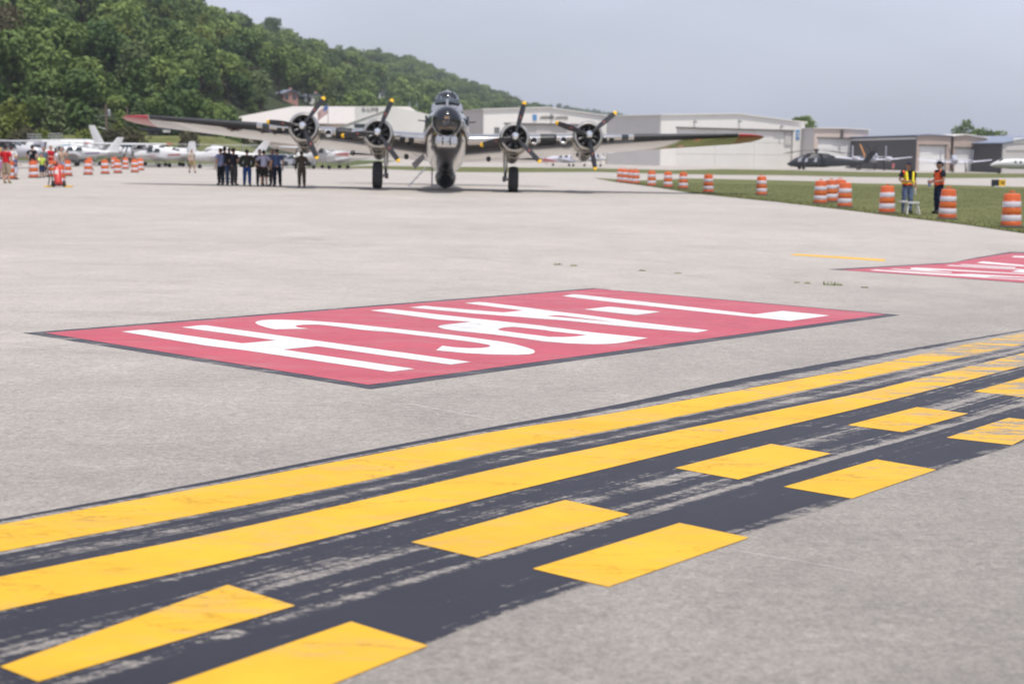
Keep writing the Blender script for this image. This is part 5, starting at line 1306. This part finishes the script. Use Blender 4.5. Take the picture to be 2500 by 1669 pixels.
def tanker(label, px0, px1, Y, pyt, cab):
    a, c = at(px0, Y), at(px1, Y); L = c.x - a.x; h = hgt(px0, pyt, Y) - a.z; r = 1.22
    t = thing('fuel_tanker', label, 'tank truck', (a.x, a.y, a.z))
    zc = h - r; b = B(); b.lathe([(.5, 0), (1.0, .10), (r, .45), (r, L - .45), (1.0, L - .1), (.5, L)], (0, 0, zc), (1, 0, 0), 24); tk = b.obj('tank', 'tank_white', t, True)
    b = B(); b.box((L / 2 - .2, 0, h + .02), (L - 1.2, .5, .07)); b.obj('top_walkway', 'tank_white', tk)
    b = B()
    for x in (.3, .9, 1.5):
        for y in (-.55, .55): b.tube([(x, y, h - .15), (x, y, h + .62)], .03, 5)
    for z in (h + .3, h + .62):
        for y in (-.55, .55): b.tube([(.3, y, z), (1.5, y, z)], .03, 5)
        b.tube([(.3, -.55, z), (.3, .55, z)], .03, 5)
    b.obj('ladder_cage', 'steel', t)
    b = B(); b.box((L / 2, 0, .75), (L - .4, .9, .25)); b.obj('chassis', 'trim_dark', t)
    for x in (1.4, L - 2.3, L - 1.1):
        for y in (-.95, .95):
            b = B(); b.lathe([(.2, -.15), (.46, -.15), (.5, 0), (.46, .15), (.2, .15)], (x, y, .5), (0, 1, 0), 16); b.obj('wheel', 'tyre', t, True)
    if cab:
        b = B(); b.plate([(-.1, -1.15, .55), (-1.5, -1.15, .55), (-1.5, -1.15, 1.7), (-1.15, -1.15, h - .35), (-.1, -1.15, h - .3)], (0, 2.3, 0)); cb = b.obj('cab', 'cab_grey', t)
        b = B(); b.plate([(-.35, -1.17, 1.75), (-1.3, -1.17, 1.75), (-1.08, -1.17, h - .6), (-.35, -1.17, h - .6)], (0, .03, 0)); b.obj('cab_window', 'window_dark', cb)
        q = B(); q.box((L * .46, -r - .0, zc + .12), (.95, .06, .95)); q.obj('logo_plate', 'sign_blue', tk)
        q = B(); q.box((L * .68, -r + .02, zc + .0), (2.4, .05, 1.0)); q.obj('marking_panel', 'silver', tk)
    return t
tanker('rear white fuel tanker, half hidden at left behind the other', 68, 150, 168, 341, False)
tanker('front white fuel tanker with small blue logo and lavender grey cab', 118, 236, 161, 340, True)
def car(label, px, Y, mat, turn=0, L=4.5):
    t = thing('parked_car', label, 'car', gp(px, Y), R(turn), 'cars parked behind the fence')
    h = L / 2; b = B()
    prof = [(-h, .45), (-h, .85), (-h * .62, .95), (-h * .35, 1.42), (h * .22, 1.45), (h * .52, .95), (h * .95, .8), (h, .5), (h * .9, .28), (-h * .95, .28)]
    b.loft([[(x, y, z if abs(y) < .8 else (z if z < 1 else z * .97)) for x, z in prof] for y in (-.86, -.78, .78, .86)]); bd = b.obj('body', mat, t)
    for s_ in (-1, 1):
        b = B(); b.plate([(-h * .55, s_ * .87, .95), (h * .42, s_ * .87, .95), (h * .17, s_ * .85, 1.36), (-h * .33, s_ * .85, 1.34)], (0, s_ * .02, 0)); b.obj('side_window', 'window_dark', bd)
        for x in (-h * .62, h * .62):
            b = B(); b.lathe([(.12, -.1), (.3, -.1), (.33, 0), (.3, .1), (.12, .1)], (x, s_ * .8, .33), (0, 1, 0), 14); b.obj('wheel', 'tyre', t, True)
for i, (px, m_, lb) in enumerate(((622, 'carpaint2', 'blue grey car parked behind the fence, left of the crew'), (690, 'carpaint1', 'silver car parked behind the fence between crew and flight suit'), (726, 'carpaint1', 'silver car parked behind the fence nearest the flight suit figure'), (660, 'carpaint2', 'dark blue grey car behind the white shirted crewman'))):
    car(lb, px, 172 + 2 * (i % 2), m_, 4 * i)

# ================================================================== TRAFFIC DRUMS
def drum_proto():
    t = thing('traffic_drum', 'x', 'traffic drum', (0, 0, 0), 0, 'orange and white traffic drums')
    def band(nm, z0, z1, r0, r1, mat):
        b = B(); b.lathe([(r0, z0), (r0 + .006, z0 + .012), (r1 + .006, z1 - .012), (r1, z1)], n=24, cap=False); return b.obj(nm, mat, t, True, angle=60)
    b = B(); b.lathe([(.27, .05), (.285, .07), (.283, .16), (.268, .175), (.262, .36), (.268, .37), (.26, .38), (.25, .555), (.256, .565), (.248, .575), (.243, .745), (.25, .755), (.238, .77), (.228, .93), (.215, .955), (.12, .965), (.0, .965)][:-1], n=24); b.obj('drum_body', 'orange_drum', t, True, angle=30)
    band('white_band', .185, .355, .2705, .2665, 'white_band'); band('orange_band', .385, .55, .2635, .2545, 'orange_drum2')
    band('white_band', .58, .74, .2515, .247, 'white_band')
    b = B(); b.tube([(-.09, 0, .955), (-.08, 0, 1.03), (.08, 0, 1.03), (.09, 0, .955)], .018, 8); b.obj('handle', 'orange_drum', t, True)
    b = B(); b.lathe([(.20, 0), (.345, 0), (.35, .03), (.30, .055), (.27, .06)], n=24); b.obj('rubber_base', 'rubber_grey', t, True)
    return t
DR = [(1515, 445, 'leftmost drum on the grass edge, mostly hidden behind its neighbour'), (1525.5, 446.5, 'second drum from the left on the grass edge, overlapping the leftmost'), (1542, 448.5, 'third drum from the left on the grass edge, hidden behind the fourth'), (1552, 449.5, 'fourth drum from the left on the grass edge'),
      (1591, 455, 'fifth drum along the grass edge, the first standing alone'), (1630.5, 458.5, 'sixth drum along the grass edge'), (1668, 462, 'seventh drum along the grass edge'), (1729, 471, 'drum at the end of the wing shadow where concrete meets grass'), (1859, 477.5, 'drum standing alone between the wing shadow and the cluster of four'),
      (2002, 498.5, 'left drum of the cluster of four on the grass'), (2028, 494, 'middle drum of the cluster of four, set back'), (2049, 491, 'back drum of the cluster of four, mostly hidden'), (2062, 507, 'front right drum of the cluster of four'), (2165, 522, 'drum just left of the man in the yellow and orange vest'), (2312, 536, 'drum in front of the man in the plain orange vest'), (2468, 556, 'nearest and largest drum, at the right edge'),
      (29, 438, 'drum half hidden behind the man in red shirt and khaki shorts'), (83, 434.5, 'drum in front of the man in the black printed T-shirt'), (129, 432, 'drum in front of the man in the red polo shirt'), (146, 454, 'nearest drum of the left group, with the fire extinguisher leaning on it'), (165, 430, 'drum behind the man in the beige shirt'),
      (215.5, 427, 'front drum of the pair in line, right of the spectators'), (219, 416, 'back drum of the pair in line, only its top showing'), (257, 425, 'drum standing alone between the pair in line and the right hand group'), (279, 411.5, 'back left drum of the right hand group on the left apron'), (287.5, 423, 'front left drum of the right hand group on the left apron'), (306.6, 413, 'middle back drum of the right hand group on the left apron'), (329, 421, 'front right drum of the right hand group on the left apron'), (343, 416, 'rightmost drum of the left apron, half behind another')]
dp = drum_proto()
rd = random.Random(3)
for i, (px, py, lb) in enumerate(DR):
    p = G(px, py, .012 if px > 1480 else 0)
    if i == 0: dp.location = p; dp['label'] = lb; o = dp
    else: o = dup(dp, p, rd.random() * 6.28, lb)
    o.rotation_euler = (R(rd.uniform(-1.2, 1.2)), R(rd.uniform(-1.2, 1.2)), rd.random() * 6.28)
# extinguisher
def extinguisher():
    p = G(141, 457); t = thing('fire_extinguisher', 'large red wheeled fire extinguisher with black hose leaning by the nearest left drum', 'fire extinguisher', p, R(5))
    d0, d1 = Vector((.10, -.25, .12)), Vector((-.02, .05, .92)); q = B(); q.tube([d0, d0.lerp(d1, .06), d0.lerp(d1, .85), d1], [.10, .165, .165, .07], 16); cy = q.obj('cylinder', 'ext_red', t, True)
    q = B(); q.tube([d1, d1 + Vector((0, .02, .1))], .035, 8); q.box(d1 + Vector((-.06, 0, .1)), (.22, .05, .04)); q.obj('valve', 'dark_metal', cy)
    q = B(); q.box(d0.lerp(d1, .62) + Vector((0, -.16, .06)), (.16, .03, .18)); q.obj('instruction_label', 'h_white', cy)
    q = B(); q.tube([d1 + Vector((0, 0, .1)), (-.25, -.1, .95), (-.38, -.15, .7), (-.30, -.2, .35), (-.36, -.22, .12), (-.22, -.25, .06), (-.18, -.2, .4), (-.26, -.12, .72)], .028, 8); q.obj('hose', 'tyre', t, True)
    for x in (-.16, .30):
        q = B(); q.lathe([(.05, -.04), (.14, -.04), (.15, 0), (.14, .04), (.05, .04)], (x, -.05, .15), (1, 0, 0), 14); q.obj('wheel', 'tyre', t, True)
    q = B(); q.tube([(-.14, .1, .15), (-.1, .2, 1.0), (.2, .2, 1.0), (.28, .1, .15)], .02, 6); q.obj('trolley_frame', 'ext_red', t)
    for x in (.45, -.42):
        q = B(); q.box((x, .1, .04), (.34, .25, .06)); w_ = tag(q.obj('wheel_chock', 'tip_yellow'), 'yellow wheel chock on the %s side of the extinguisher and nearest left drum' % ('right' if x > 0 else 'left'), 'wheel chock', 'yellow chocks by the extinguisher'); w_.location = p
extinguisher()
# taxiway guidance sign, stool
def taxi_sign():
    p = G(2437, 457, .01); t = thing('taxiway_sign', 'low taxiway sign with a black face and a yellow face on the grass', 'sign', p, R(10))
    for x, m_ in ((-.29, 'sign_black'), (.29, 'tip_yellow')):
        q = B(); q.box((x, 0, .34), (.56, .18, .50)); q.obj('sign_face', m_, t)
    q = B(); q.box((0, 0, .04), (.9, .4, .08)); q.obj('base', 'h_grey', t)
    q = B()
    for k in range(2): q.box((.22 + .2 * k, -.10, .34), (.06, .02, .3))
    q.box((.32, -.10, .34), (.2, .02, .06)); q.obj('sign_symbol', 'sign_black', t)
taxi_sign()
def stool():
    p = G(2222, 525, .01); t = thing('step_stool', 'small white step stool on grass before the man in the yellow striped vest', 'step stool', p, R(6))
    for x0, z, w in ((0.05, .42, .42), (-.28, .46, .2)):
        q = B(); q.box((x0, 0, z), (w, .34, .05)); q.obj('seat' if x0 > 0 else 'side_tray', 'tank_white', t)
    for x in (-.15, .25):
        for y in (-.13, .13):
            q = B(); q.tube([(x * .8, y * .8, .40), (x * 1.15, y * 1.2, 0)], .028, 7); q.obj('leg', 'tank_white', t)
stool()

# ================================================================== PEOPLE
M['skin'] = pmat("light skin", (0.46, 0.26, 0.185), 0.55, var=0.06)
M['skin_tan'] = pmat("tanned skin", (0.32, 0.17, 0.115), 0.55, var=0.06)
M['eye'] = pmat("eyes", (0.03, 0.02, 0.02), 0.3)
CLOTH = {}
def cloth(col, var=.14):
    k = tuple(col)
    if k not in CLOTH: CLOTH[k] = pmat("cloth %d" % len(CLOTH), col, .85, var=var, scale=14, bump=.25, bscale=22, spec=.2)
    return CLOTH[k]
BASE = dict(pelvis=(0, 0, .95), belly=(0, .005, 1.09), chest=(0, .01, 1.30), neckb=(0, .015, 1.46), neck=(0, .0, 1.54), head=(0, -.015, 1.63),
            sL=(.185, .01, 1.42), eL=(.25, .03, 1.13), wL=(.265, -.03, .89), sR=(-.185, .01, 1.42), eR=(-.25, .03, 1.13), wR=(-.265, -.03, .89),
            hL=(.095, 0, .90), kL=(.105, -.015, .50), aL=(.11, .02, .09), tL=(.125, -.13, .045), hR=(-.095, 0, .90), kR=(-.105, -.015, .50), aR=(-.11, .02, .09), tR=(-.125, -.13, .045))
POSES = {'stand': {},
 'folded': dict(eL=(.27, -.03, 1.16), wL=(.03, -.24, 1.17), eR=(-.27, -.03, 1.14), wR=(-.02, -.20, 1.12)),
 'hips': dict(eL=(.42, .07, 1.19), wL=(.20, -.02, 1.00), eR=(-.42, .07, 1.19), wR=(-.20, -.02, 1.00)),
 'pockets': dict(eL=(.32, .09, 1.14), wL=(.21, -.05, .94), eR=(-.32, .09, 1.14), wR=(-.21, -.05, .94), aL=(.13, .02, .09), tL=(.16, -.12, .045), kL=(.115, -.01, .5)),
 'camera': dict(eL=(.23, -.20, 1.24), wL=(.07, -.36, 1.47), eR=(-.23, -.20, 1.24), wR=(-.07, -.36, 1.47)),
 'hold': dict(eL=(.27, .01, 1.14), wL=(.10, -.27, 1.08), eR=(-.27, .01, 1.14), wR=(-.09, -.28, 1.10)),
 'onehold': dict(eR=(-.28, .0, 1.15), wR=(-.10, -.26, 1.12)),
 'mouth': dict(eR=(-.24, -.13, 1.17), wR=(-.08, -.20, 1.44)),
 'walk': dict(kL=(.10, -.14, .52), aL=(.10, -.20, .12), tL=(.11, -.35, .06), kR=(-.10, .03, .50), aR=(-.10, .22, .14), tR=(-.11, .09, .05), eL=(.25, .10, 1.15), wL=(.26, .14, .91), eR=(-.25, -.05, 1.14), wR=(-.25, -.20, .93)),
 'step': dict(kR=(-.11, -.10, .52), aR=(-.12, -.10, .10), tR=(-.14, -.25, .045), kL=(.10, .02, .5), aL=(.10, .10, .09), tL=(.12, -.05, .045), eR=(-.27, .05, 1.14), wR=(-.24, -.12, .93))}
SEG = [('pelvis', 'belly', 'torso'), ('belly', 'chest', 'torso'), ('chest', 'neckb', 'torso'), ('neckb', 'neck', 'neck'), ('neck', 'head', 'head'),
       ('neckb', 'sL', 'torso'), ('sL', 'eL', 'arm'), ('eL', 'wL', 'fore'), ('neckb', 'sR', 'torso'), ('sR', 'eR', 'arm'), ('eR', 'wR', 'fore'),
       ('pelvis', 'hL', 'hip'), ('hL', 'kL', 'thigh'), ('kL', 'aL', 'shin'), ('aL', 'tL', 'foot'), ('pelvis', 'hR', 'hip'), ('hR', 'kR', 'thigh'), ('kR', 'aR', 'shin'), ('aR', 'tR', 'foot')]
RAD = dict(pelvis=(.155, .115), belly=(.148, .11), chest=(.165, .118), neckb=(.085, .075), neck=(.055, .058), head=(.07, .08), s=(.068, .07), e=(.046, .046), w=(.03, .034), h=(.092, .095), k=(.06, .062), a=(.042, .045), t=(.040, .030))
BODY = {}
def body_data(pose):
    if pose in BODY: return BODY[pose]
    J = {k: Vector(v) for k, v in {**BASE, **POSES[pose]}.items()}
    names = ['pelvis'] + [k for k in J if k != 'pelvis']
    me = bpy.data.meshes.new('skel'); me.from_pydata([J[k] for k in names], [(names.index(a), names.index(b)) for a, b, _ in SEG], [])
    o = bpy.data.objects.new('skel', me); COL.objects.link(o)
    sk = o.modifiers.new('skin', 'SKIN'); sk.use_smooth_shade = True; sk.branch_smoothing = .6
    sub = o.modifiers.new('sub', 'SUBSURF'); sub.levels = 1; sub.render_levels = 1
    for i, k in enumerate(names):
        me.skin_vertices[0].data[i].radius = RAD.get(k) or RAD[k[0]]
        me.skin_vertices[0].data[i].use_root = (i == 0)
    dg = bpy.context.evaluated_depsgraph_get(); dg.update()
    em = bpy.data.meshes.new_from_object(o.evaluated_get(dg))
    vs = [v.co.copy() for v in em.vertices]; nr = [v.normal.copy() for v in em.vertices]; fs = [tuple(p.vertices) for p in em.polygons]
    bpy.data.objects.remove(o); bpy.data.meshes.remove(em)
    lab = []
    for p in vs:
        best = None
        for a, b, l_ in SEG:
            A_, B_ = J[a], J[b]; d = B_ - A_; t_ = max(0, min(1, (p - A_).dot(d) / d.length_squared)); q = (p - (A_ + d * t_)).length
            q -= .07 if l_ in ('torso',) else (.03 if l_ in ('hip', 'thigh') else 0)
            if best is None or q < best[0]: best = (q, l_, t_)
        lab.append((best[1], best[2]))
    # skin mesh: body, shaped head, face, ears, hands
    b = B(); b.add(vs, fs)
    hc = J['head'] + Vector((0, .0, .025))
    b.ell(hc, (.076, .098, .118), 14, 12)
    b.ell(hc + Vector((0, -.035, -.075)), (.050, .052, .045), 10, 8)
    b.loft([[hc + Vector(p) for p in ((-.010, -.092, .022), (.010, -.092, .022), (0, -.098, .026))], [hc + Vector(p) for p in ((-.019, -.090, -.028), (.019, -.090, -.028), (0, -.122, -.022))]])
    for s_ in (-1, 1): b.ell(hc + Vector((s_ * .078, .01, -.01)), (.012, .022, .033), 8, 6)
    b.ell(hc + Vector((0, -.086, -.055)), (.026, .010, .008), 8, 6)
    b.k = 1
    for s_ in (-1, 1): b.ell(hc + Vector((s_ * .030, -.088, .010)), (.011, .008, .008), 8, 6)
    b.k = 0
    for s_, e, w in ((1, 'eL', 'wL'), (-1, 'eR', 'wR')):
        d = (J[w] - J[e]).normalized(); up = Vector((0, -1, 0)) if abs(d.y) < .7 else Vector((0, 0, 1))
        sd = (up - d * up.dot(d)).normalized(); nn = d.cross(sd)
        c = J[w]
        b.loft([[c + d * q + sd * (hw * x) + nn * (ht * y) for x, y in ((-1, -.6), (-.5, -1), (.5, -1), (1, -.6), (1, .6), (.5, 1), (-.5, 1), (-1, .6))] for q, hw, ht in ((-.02, .026, .022), (.03, .036, .017), (.085, .040, .014), (.098, .036, .010))])
        for k, (off, ln) in enumerate(((.030, .070), (.011, .080), (-.009, .075), (-.028, .058))):
            r0 = c + d * .088 + sd * off; b1 = (d * .92 + nn * .35 * s_).normalized(); b2 = (d * .6 + nn * .8 * s_).normalized()
            b.tube([r0, r0 + b1 * ln * .5, r0 + b1 * ln * .5 + b2 * ln * .5], [.0095, .009, .007], 6)
        r0 = c + d * .025 + sd * .034; b.tube([r0, r0 + (sd * .7 + d * .7) * .038, r0 + (sd * .45 + d * .9) * .068], [.011, .010, .008], 6)
    BODY[pose] = (J, vs, nr, fs, lab, b)
    return BODY[pose]
def shell(pose, pred, off, flare=None):
    J, vs, nr, fs, lab, _ = body_data(pose)
    keep = [f for f in fs if all(pred(vs[i], lab[i][0], lab[i][1]) for i in f)]
    ids = sorted({i for f in keep for i in f}); mp_ = {i: k for k, i in enumerate(ids)}
    b = B(); b.v = [tuple(vs[i] + nr[i] * (off + (flare(vs[i], lab[i]) if flare else 0))) for i in ids]; b.f = [tuple(mp_[i] for i in f) for f in keep]; b.m = [0] * len(b.f)
    return b
def person(label, px, py, pose, face, h=1.76, shirt=None, long_=False, pants=None, shorts=None, skirt=None, hat=None, hair=(.05, .035, .025), shoes=(.03, .03, .03), skin='skin', suit=None, vest=None, longhair=False, item=None, jacket=False, group=None, Y=None, chest_print=False):
    """face: where the person looks, degrees; 0 towards the camera, 180 away, 90 to picture right"""
    p = G(px, py) if Y is None else at(px, Y)
    t = thing('person', label, 'person', p, R(face), group); k = h / 1.76 * (1.06 if group == 'flight crew standing in the wing shadow' else 1.0); t.scale = (k * 1.09, k * 1.09, k)
    J, vs, nr, fs, lab, bb = body_data(pose)
    b = B(); b.v, b.f, b.m = bb.v[:], bb.f[:], bb.m[:]; b.obj('body', [skin, 'eye'], t, True, angle=60)
    def garment(nm, b_, col): 
        if b_.f: return b_.obj(nm, cloth(col), t, True, angle=70)
    loose = lambda v, l_: .010 * math.sin(v.z * 34 + v.x * 21) + .004
    if suit:
        garment('flight_suit', shell(pose, lambda v, l_, q: l_ in ('torso', 'arm', 'hip', 'thigh') or (l_ == 'fore' and q < .92) or (l_ == 'shin' and q < .96), .022, loose), suit)
    if shirt:
        garment('jacket' if jacket else 'shirt', shell(pose, lambda v, l_, q: (l_ in ('torso', 'hip') and v.z > .90 and v.z < 1.485) or (l_ == 'arm' and (long_ or q < .62)) or (l_ == 'thigh' and v.z > .9) or (long_ and l_ == 'fore' and q < .93), .034 if jacket else .022, loose), shirt)
    if pants:
        garment('trousers', shell(pose, lambda v, l_, q: (l_ in ('hip', 'thigh')) or (l_ == 'torso' and v.z < 1.0) or (l_ == 'shin' and q < .97), .020, loose), pants)
    if shorts:
        garment('shorts', shell(pose, lambda v, l_, q: (l_ in ('hip', 'thigh')) or (l_ == 'torso' and v.z < 1.0) or (l_ == 'shin' and q < .10), .028, loose), shorts)
    if skirt:
        b = B(); b.lathe([(.17, 1.0), (.19, .9), (.23, .70), (.25, .58)], n=18, cap=False); garment('skirt', b, skirt)
    garment('shoes', shell(pose, lambda v, l_, q: l_ == 'foot' or (l_ == 'shin' and q > .93), .014), shoes)
    hc = J['head'] + Vector((0, 0, .025))
    def hair_shell(r, pred):
        b = B(); b.ell(hc + Vector((0, .006, .008)), r, 16, 12)
        keep = [(f) for f in b.f if all(pred(Vector(b.v[i]) - hc) for i in f)]
        b.f = keep; b.m = [0] * len(keep); return b
    if hair:
        hb = hair_shell((.084, .108, .124), lambda v: (v.y > .02 and v.z > -.075) or v.z > .062 or (v.y > -.03 and v.z > .02))
        if longhair:
            hb.loft([[hc + Vector((x * w, y, z)) for x, y in ((-1, .03), (-.6, .11), (.6, .11), (1, .03), (.6, .02), (-.6, .02))] for z, w in ((.05, .08), (-.08, .092), (-.22, .10), (-.33, .07))])
        hb.obj('hair', cloth(hair, .2), t, True)
    if hat:
        b = hair_shell((.091, .113, .132), lambda v: v.z > .035)
        rr = [[hc + Vector((.088 * math.cos(a), .112 * math.sin(a), .037 + dz)) for a in [2 * math.pi * j / 16 for j in range(16)]] for dz in (0, .012)]
        brim = [hc + Vector((x, y, z)) for x, y, z in ((-.078, -.055, .045), (-.06, -.16, .034), (0, -.185, .03), (.06, -.16, .034), (.078, -.055, .045))]
        b.plate(brim, (0, 0, .008)); b.obj('cap', cloth(hat), t, True, angle=50)
    if chest_print:
        for z, w in ((1.36, .15), (1.33, .12), (1.30, .15), (1.275, .09)):
            b = B(); b.box((.0, .155, z), (w, .012, .016)); b.obj('shirt_print', 'h_white', t)
    if vest:
        garment_ = shell(pose, lambda v, l_, q: l_ == 'torso' and abs(v.x) < .205 and .96 < v.z < 1.47 and (vest == 'plain' or not (v.y < 0 and abs(v.x) < .035 and v.z > 1.12)), .046)
        vo = garment_.obj('safety_vest', 'vest_o', t, True)
        if vest == 'striped':
            for pr in (lambda v, l_, q: l_ == 'torso' and 1.06 < v.z < 1.16, lambda v, l_, q: l_ == 'torso' and .055 < v.x < .15 and 1.10 < v.z < 1.47, lambda v, l_, q: l_ == 'torso' and -.15 < v.x < -.055 and 1.10 < v.z < 1.47):
                sb = shell(pose, pr, .050)
                if sb.f: sb.obj('reflective_tape', 'vest_y', vo, True)
            b = B(); b.loft([[(.225 * math.cos(a), .175 * math.sin(a), z) for a in [2 * math.pi * j / 20 for j in range(20)]] for z in (1.05, 1.15)], False, False); b.obj('reflective_tape', 'vest_y', vo, True)
            for s_ in (-1, 1):
                b = B(); b.plate([(s_ * .06, -.185, 1.12), (s_ * .13, -.175, 1.12), (s_ * .14, -.13, 1.46), (s_ * .085, -.13, 1.46)], (0, -.012, 0)); b.obj('reflective_tape', 'vest_y', vo)
    if item:
        q = B(); w = J['wR'].lerp(J['wL'], .5) if item in ('camera', 'binoculars') else J['wL' if item.endswith('_left') else 'wR']
        if item == 'camera':
            q.box(w + Vector((0, -.06, .04)), (.13, .07, .09)); q.lathe([(.035, 0), (.04, .09)], w + Vector((0, -.09, .04)), (0, -1, 0), 12); o = q.obj('camera', 'dark_metal'); nm = 'camera'
        elif item.startswith('bottle'):
            q.lathe([(.03, -.12), (.033, -.1), (.033, .04), (.015, .08), (.015, .1)], w + Vector((0, -.03, -.10)), (0, 0, 1), 12); o = q.obj('bottle', 'tank_white'); nm = 'bottle'
        elif item.startswith('paper'):
            q.box(w + Vector((0, .06, -.10)), (.11, .02, .16)); o = q.obj('paper', 'tank_white'); nm = 'paper'
        elif item.startswith('radio'):
            q.box(w + Vector((0, -.03, -.09)), (.07, .05, .16)); q.tube([w + Vector((.02, -.03, 0)), w + Vector((.02, -.03, .12))], .008, 5); o = q.obj('radio', 'bluetrim'); nm = 'radio'
        o.matrix_world = Matrix.Translation(p) @ Matrix.Rotation(R(face), 4, 'Z') @ Matrix.Scale(k, 4)
        tag(o, {'camera': 'dark camera held up by the man in the beige shirt', 'bottle': 'white bottle in the hand of the man with the yellow striped vest', 'paper': 'folded white paper at the hip of the crewman in blue shirt', 'radio': 'small blue hand radio held by the man in the plain orange vest'}[nm], nm)
    return t
SP, CR = 'spectators at the left drums', 'flight crew standing in the wing shadow'
person('woman with long blond hair, lilac top and mauve skirt at the left edge', 4, 438, 'stand', 150, 1.68, shirt=(.42, .40, .52), skirt=(.28, .13, .22), hair=(.42, .27, .10), longhair=True, shoes=(.5, .5, .5), group=SP)
person('man in red shirt, khaki cargo shorts and black cap, seen from behind', 17, 448, 'hold', 168, 1.80, shirt=(.45, .012, .02), shorts=(.34, .27, .19), hat=(.012, .012, .015), shoes=(.25, .28, .08), group=SP)
person('person in white shirt and dark cap behind the man in red shirt', 30, 436, 'stand', 200, 1.78, shirt=(.6, .58, .6), pants=(.06, .06, .08), hat=(.06, .04, .04), group=SP)
person('small blond child in denim blue top and white shorts', 40, 438.5, 'hold', 100, 1.30, shirt=(.07, .09, .20), shorts=(.55, .52, .60), hair=(.50, .36, .15), group=SP)
person('man in black T-shirt with white back print and black cap', 81, 431, 'pockets', 165, 1.86, shirt=(.010, .010, .016), pants=(.03, .03, .04), hat=(.008, .02, .014), group=SP, chest_print=True)
person('man in grey T-shirt and dark shorts behind the girl in neon top', 109, 433, 'stand', 60, 1.76, shirt=(.13, .15, .19), shorts=(.05, .05, .045), hair=(.20, .13, .08), skin='skin_tan', group=SP)
person('girl in neon yellow green top and blue denim shorts', 103, 434.5, 'mouth', 45, 1.36, shirt=(.55, .72, .10), shorts=(.02, .035, .09), hair=(.13, .065, .03), group=SP)
person('man in red polo shirt beside the tanker cab', 126, 430, 'onehold', 70, 1.84, shirt=(.45, .012, .025), pants=(.05, .05, .06), hair=(.05, .045, .045), group=SP)
person('dark haired person in white top between red polo and beige shirt', 139, 428, 'stand', 120, 1.66, shirt=(.55, .56, .64), pants=(.03, .03, .04), hair=(.02, .015, .012), longhair=True, group=SP)
person('man in beige shirt and light jeans taking pictures', 152, 434, 'camera', 60, 1.76, shirt=(.36, .28, .21), pants=(.36, .38, .50), hair=(.14, .08, .05), item='camera', group=SP)
person('lone man walking in pale shirt and khaki shorts on the open apron', 469, 423, 'walk', 40, 1.78, shirt=(.40, .34, .29), shorts=(.27, .20, .11), hair=(.10, .07, .05))
NAVY, JEAN = (.014, .016, .030), (.045, .075, .15)
person('crewman in light blue shirt with long dark coat at the left end of the crew', 540, 453, 'stand', 230, 1.76, shirt=(.22, .25, .42), pants=(.012, .012, .018), hair=(.03, .02, .02), group=CR)
person('crewman in dark shirt, faded jeans and dark cap', 550, 453, 'folded', 205, 1.83, shirt=(.02, .022, .032), pants=JEAN, hat=(.012, .012, .015), group=CR)
person('crewman in maroon brown shirt and black trousers, between two others', 561, 452, 'stand', 10, 1.78, shirt=(.085, .045, .042), pants=(.010, .010, .013), hair=(.03, .02, .02), skin='skin_tan', group=CR)
person('crewman in navy T-shirt, grey trousers and dark cap', 571, 453.5, 'hold', 150, 1.77, shirt=NAVY, pants=(.060, .055, .060), hat=(.012, .012, .014), group=CR)
person('crewman in olive green jacket and bright blue jeans', 604, 455, 'pockets', 180, 1.72, shirt=(.026, .028, .020), long_=True, jacket=True, pants=(.012, .045, .16), hair=(.010, .010, .010), group=CR)
person('crewman in charcoal grey behind the white shirted one', 635, 454.5, 'pockets', 30, 1.74, shirt=(.05, .05, .06), pants=(.045, .045, .045), hair=(.06, .05, .045), group=CR)
person('crewman in white lilac T-shirt and dark shorts', 645, 455.5, 'hips', 178, 1.71, shirt=(.42, .42, .58), shorts=(.022, .020, .018), hair=(.012, .010, .010), shoes=(.5, .5, .55), group=CR)
person('crewman in brown grey clothes behind the blue shirted one', 666, 455.5, 'stand', 330, 1.76, shirt=(.07, .06, .055), pants=(.095, .080, .075), hair=(.05, .03, .025), group=CR)
person('crewman in blue shirt and navy trousers with a paper at his hip', 677, 456.5, 'step', 185, 1.78, shirt=(.055, .085, .19), pants=(.008, .010, .024), hair=(.04, .03, .03), item='paper', group=CR)
person('figure in olive brown flight suit and cap standing alone', 737, 458, 'onehold', 195, 1.70, suit=(.075, .058, .045), hat=(.03, .03, .024), shoes=(.02, .02, .02), group=CR)
person('man in orange vest with yellow stripes, jeans and dark cap', 2213, 522, 'onehold', 8, 1.80, shirt=(.010, .012, .022), pants=(.12, .16, .26), hat=(.02, .022, .04), vest='striped', item='bottle_left', skin='skin_tan')
person('man in plain orange vest, navy shirt and trousers, turned left', 2289, 523, 'hold', -78, 1.84, shirt=(.010, .011, .02), pants=(.016, .022, .055), hat=(.008, .010, .018), vest='plain', item='radio', skin='skin_tan')
person('tiny distant person in a pink shirt on the far apron', 2181, 419, 'stand', 0, 1.5, Y=262, shirt=(.55, .12, .20), shorts=(.45, .2, .16), hair=(.3, .1, .1))

# ================================================================== summer haze over the whole airfield
hz_ = B(); hz_.box((0, 2400, 72), (9200, 5100, 156)); hz_.obj('haze', 'haze', None, False, 'stuff')
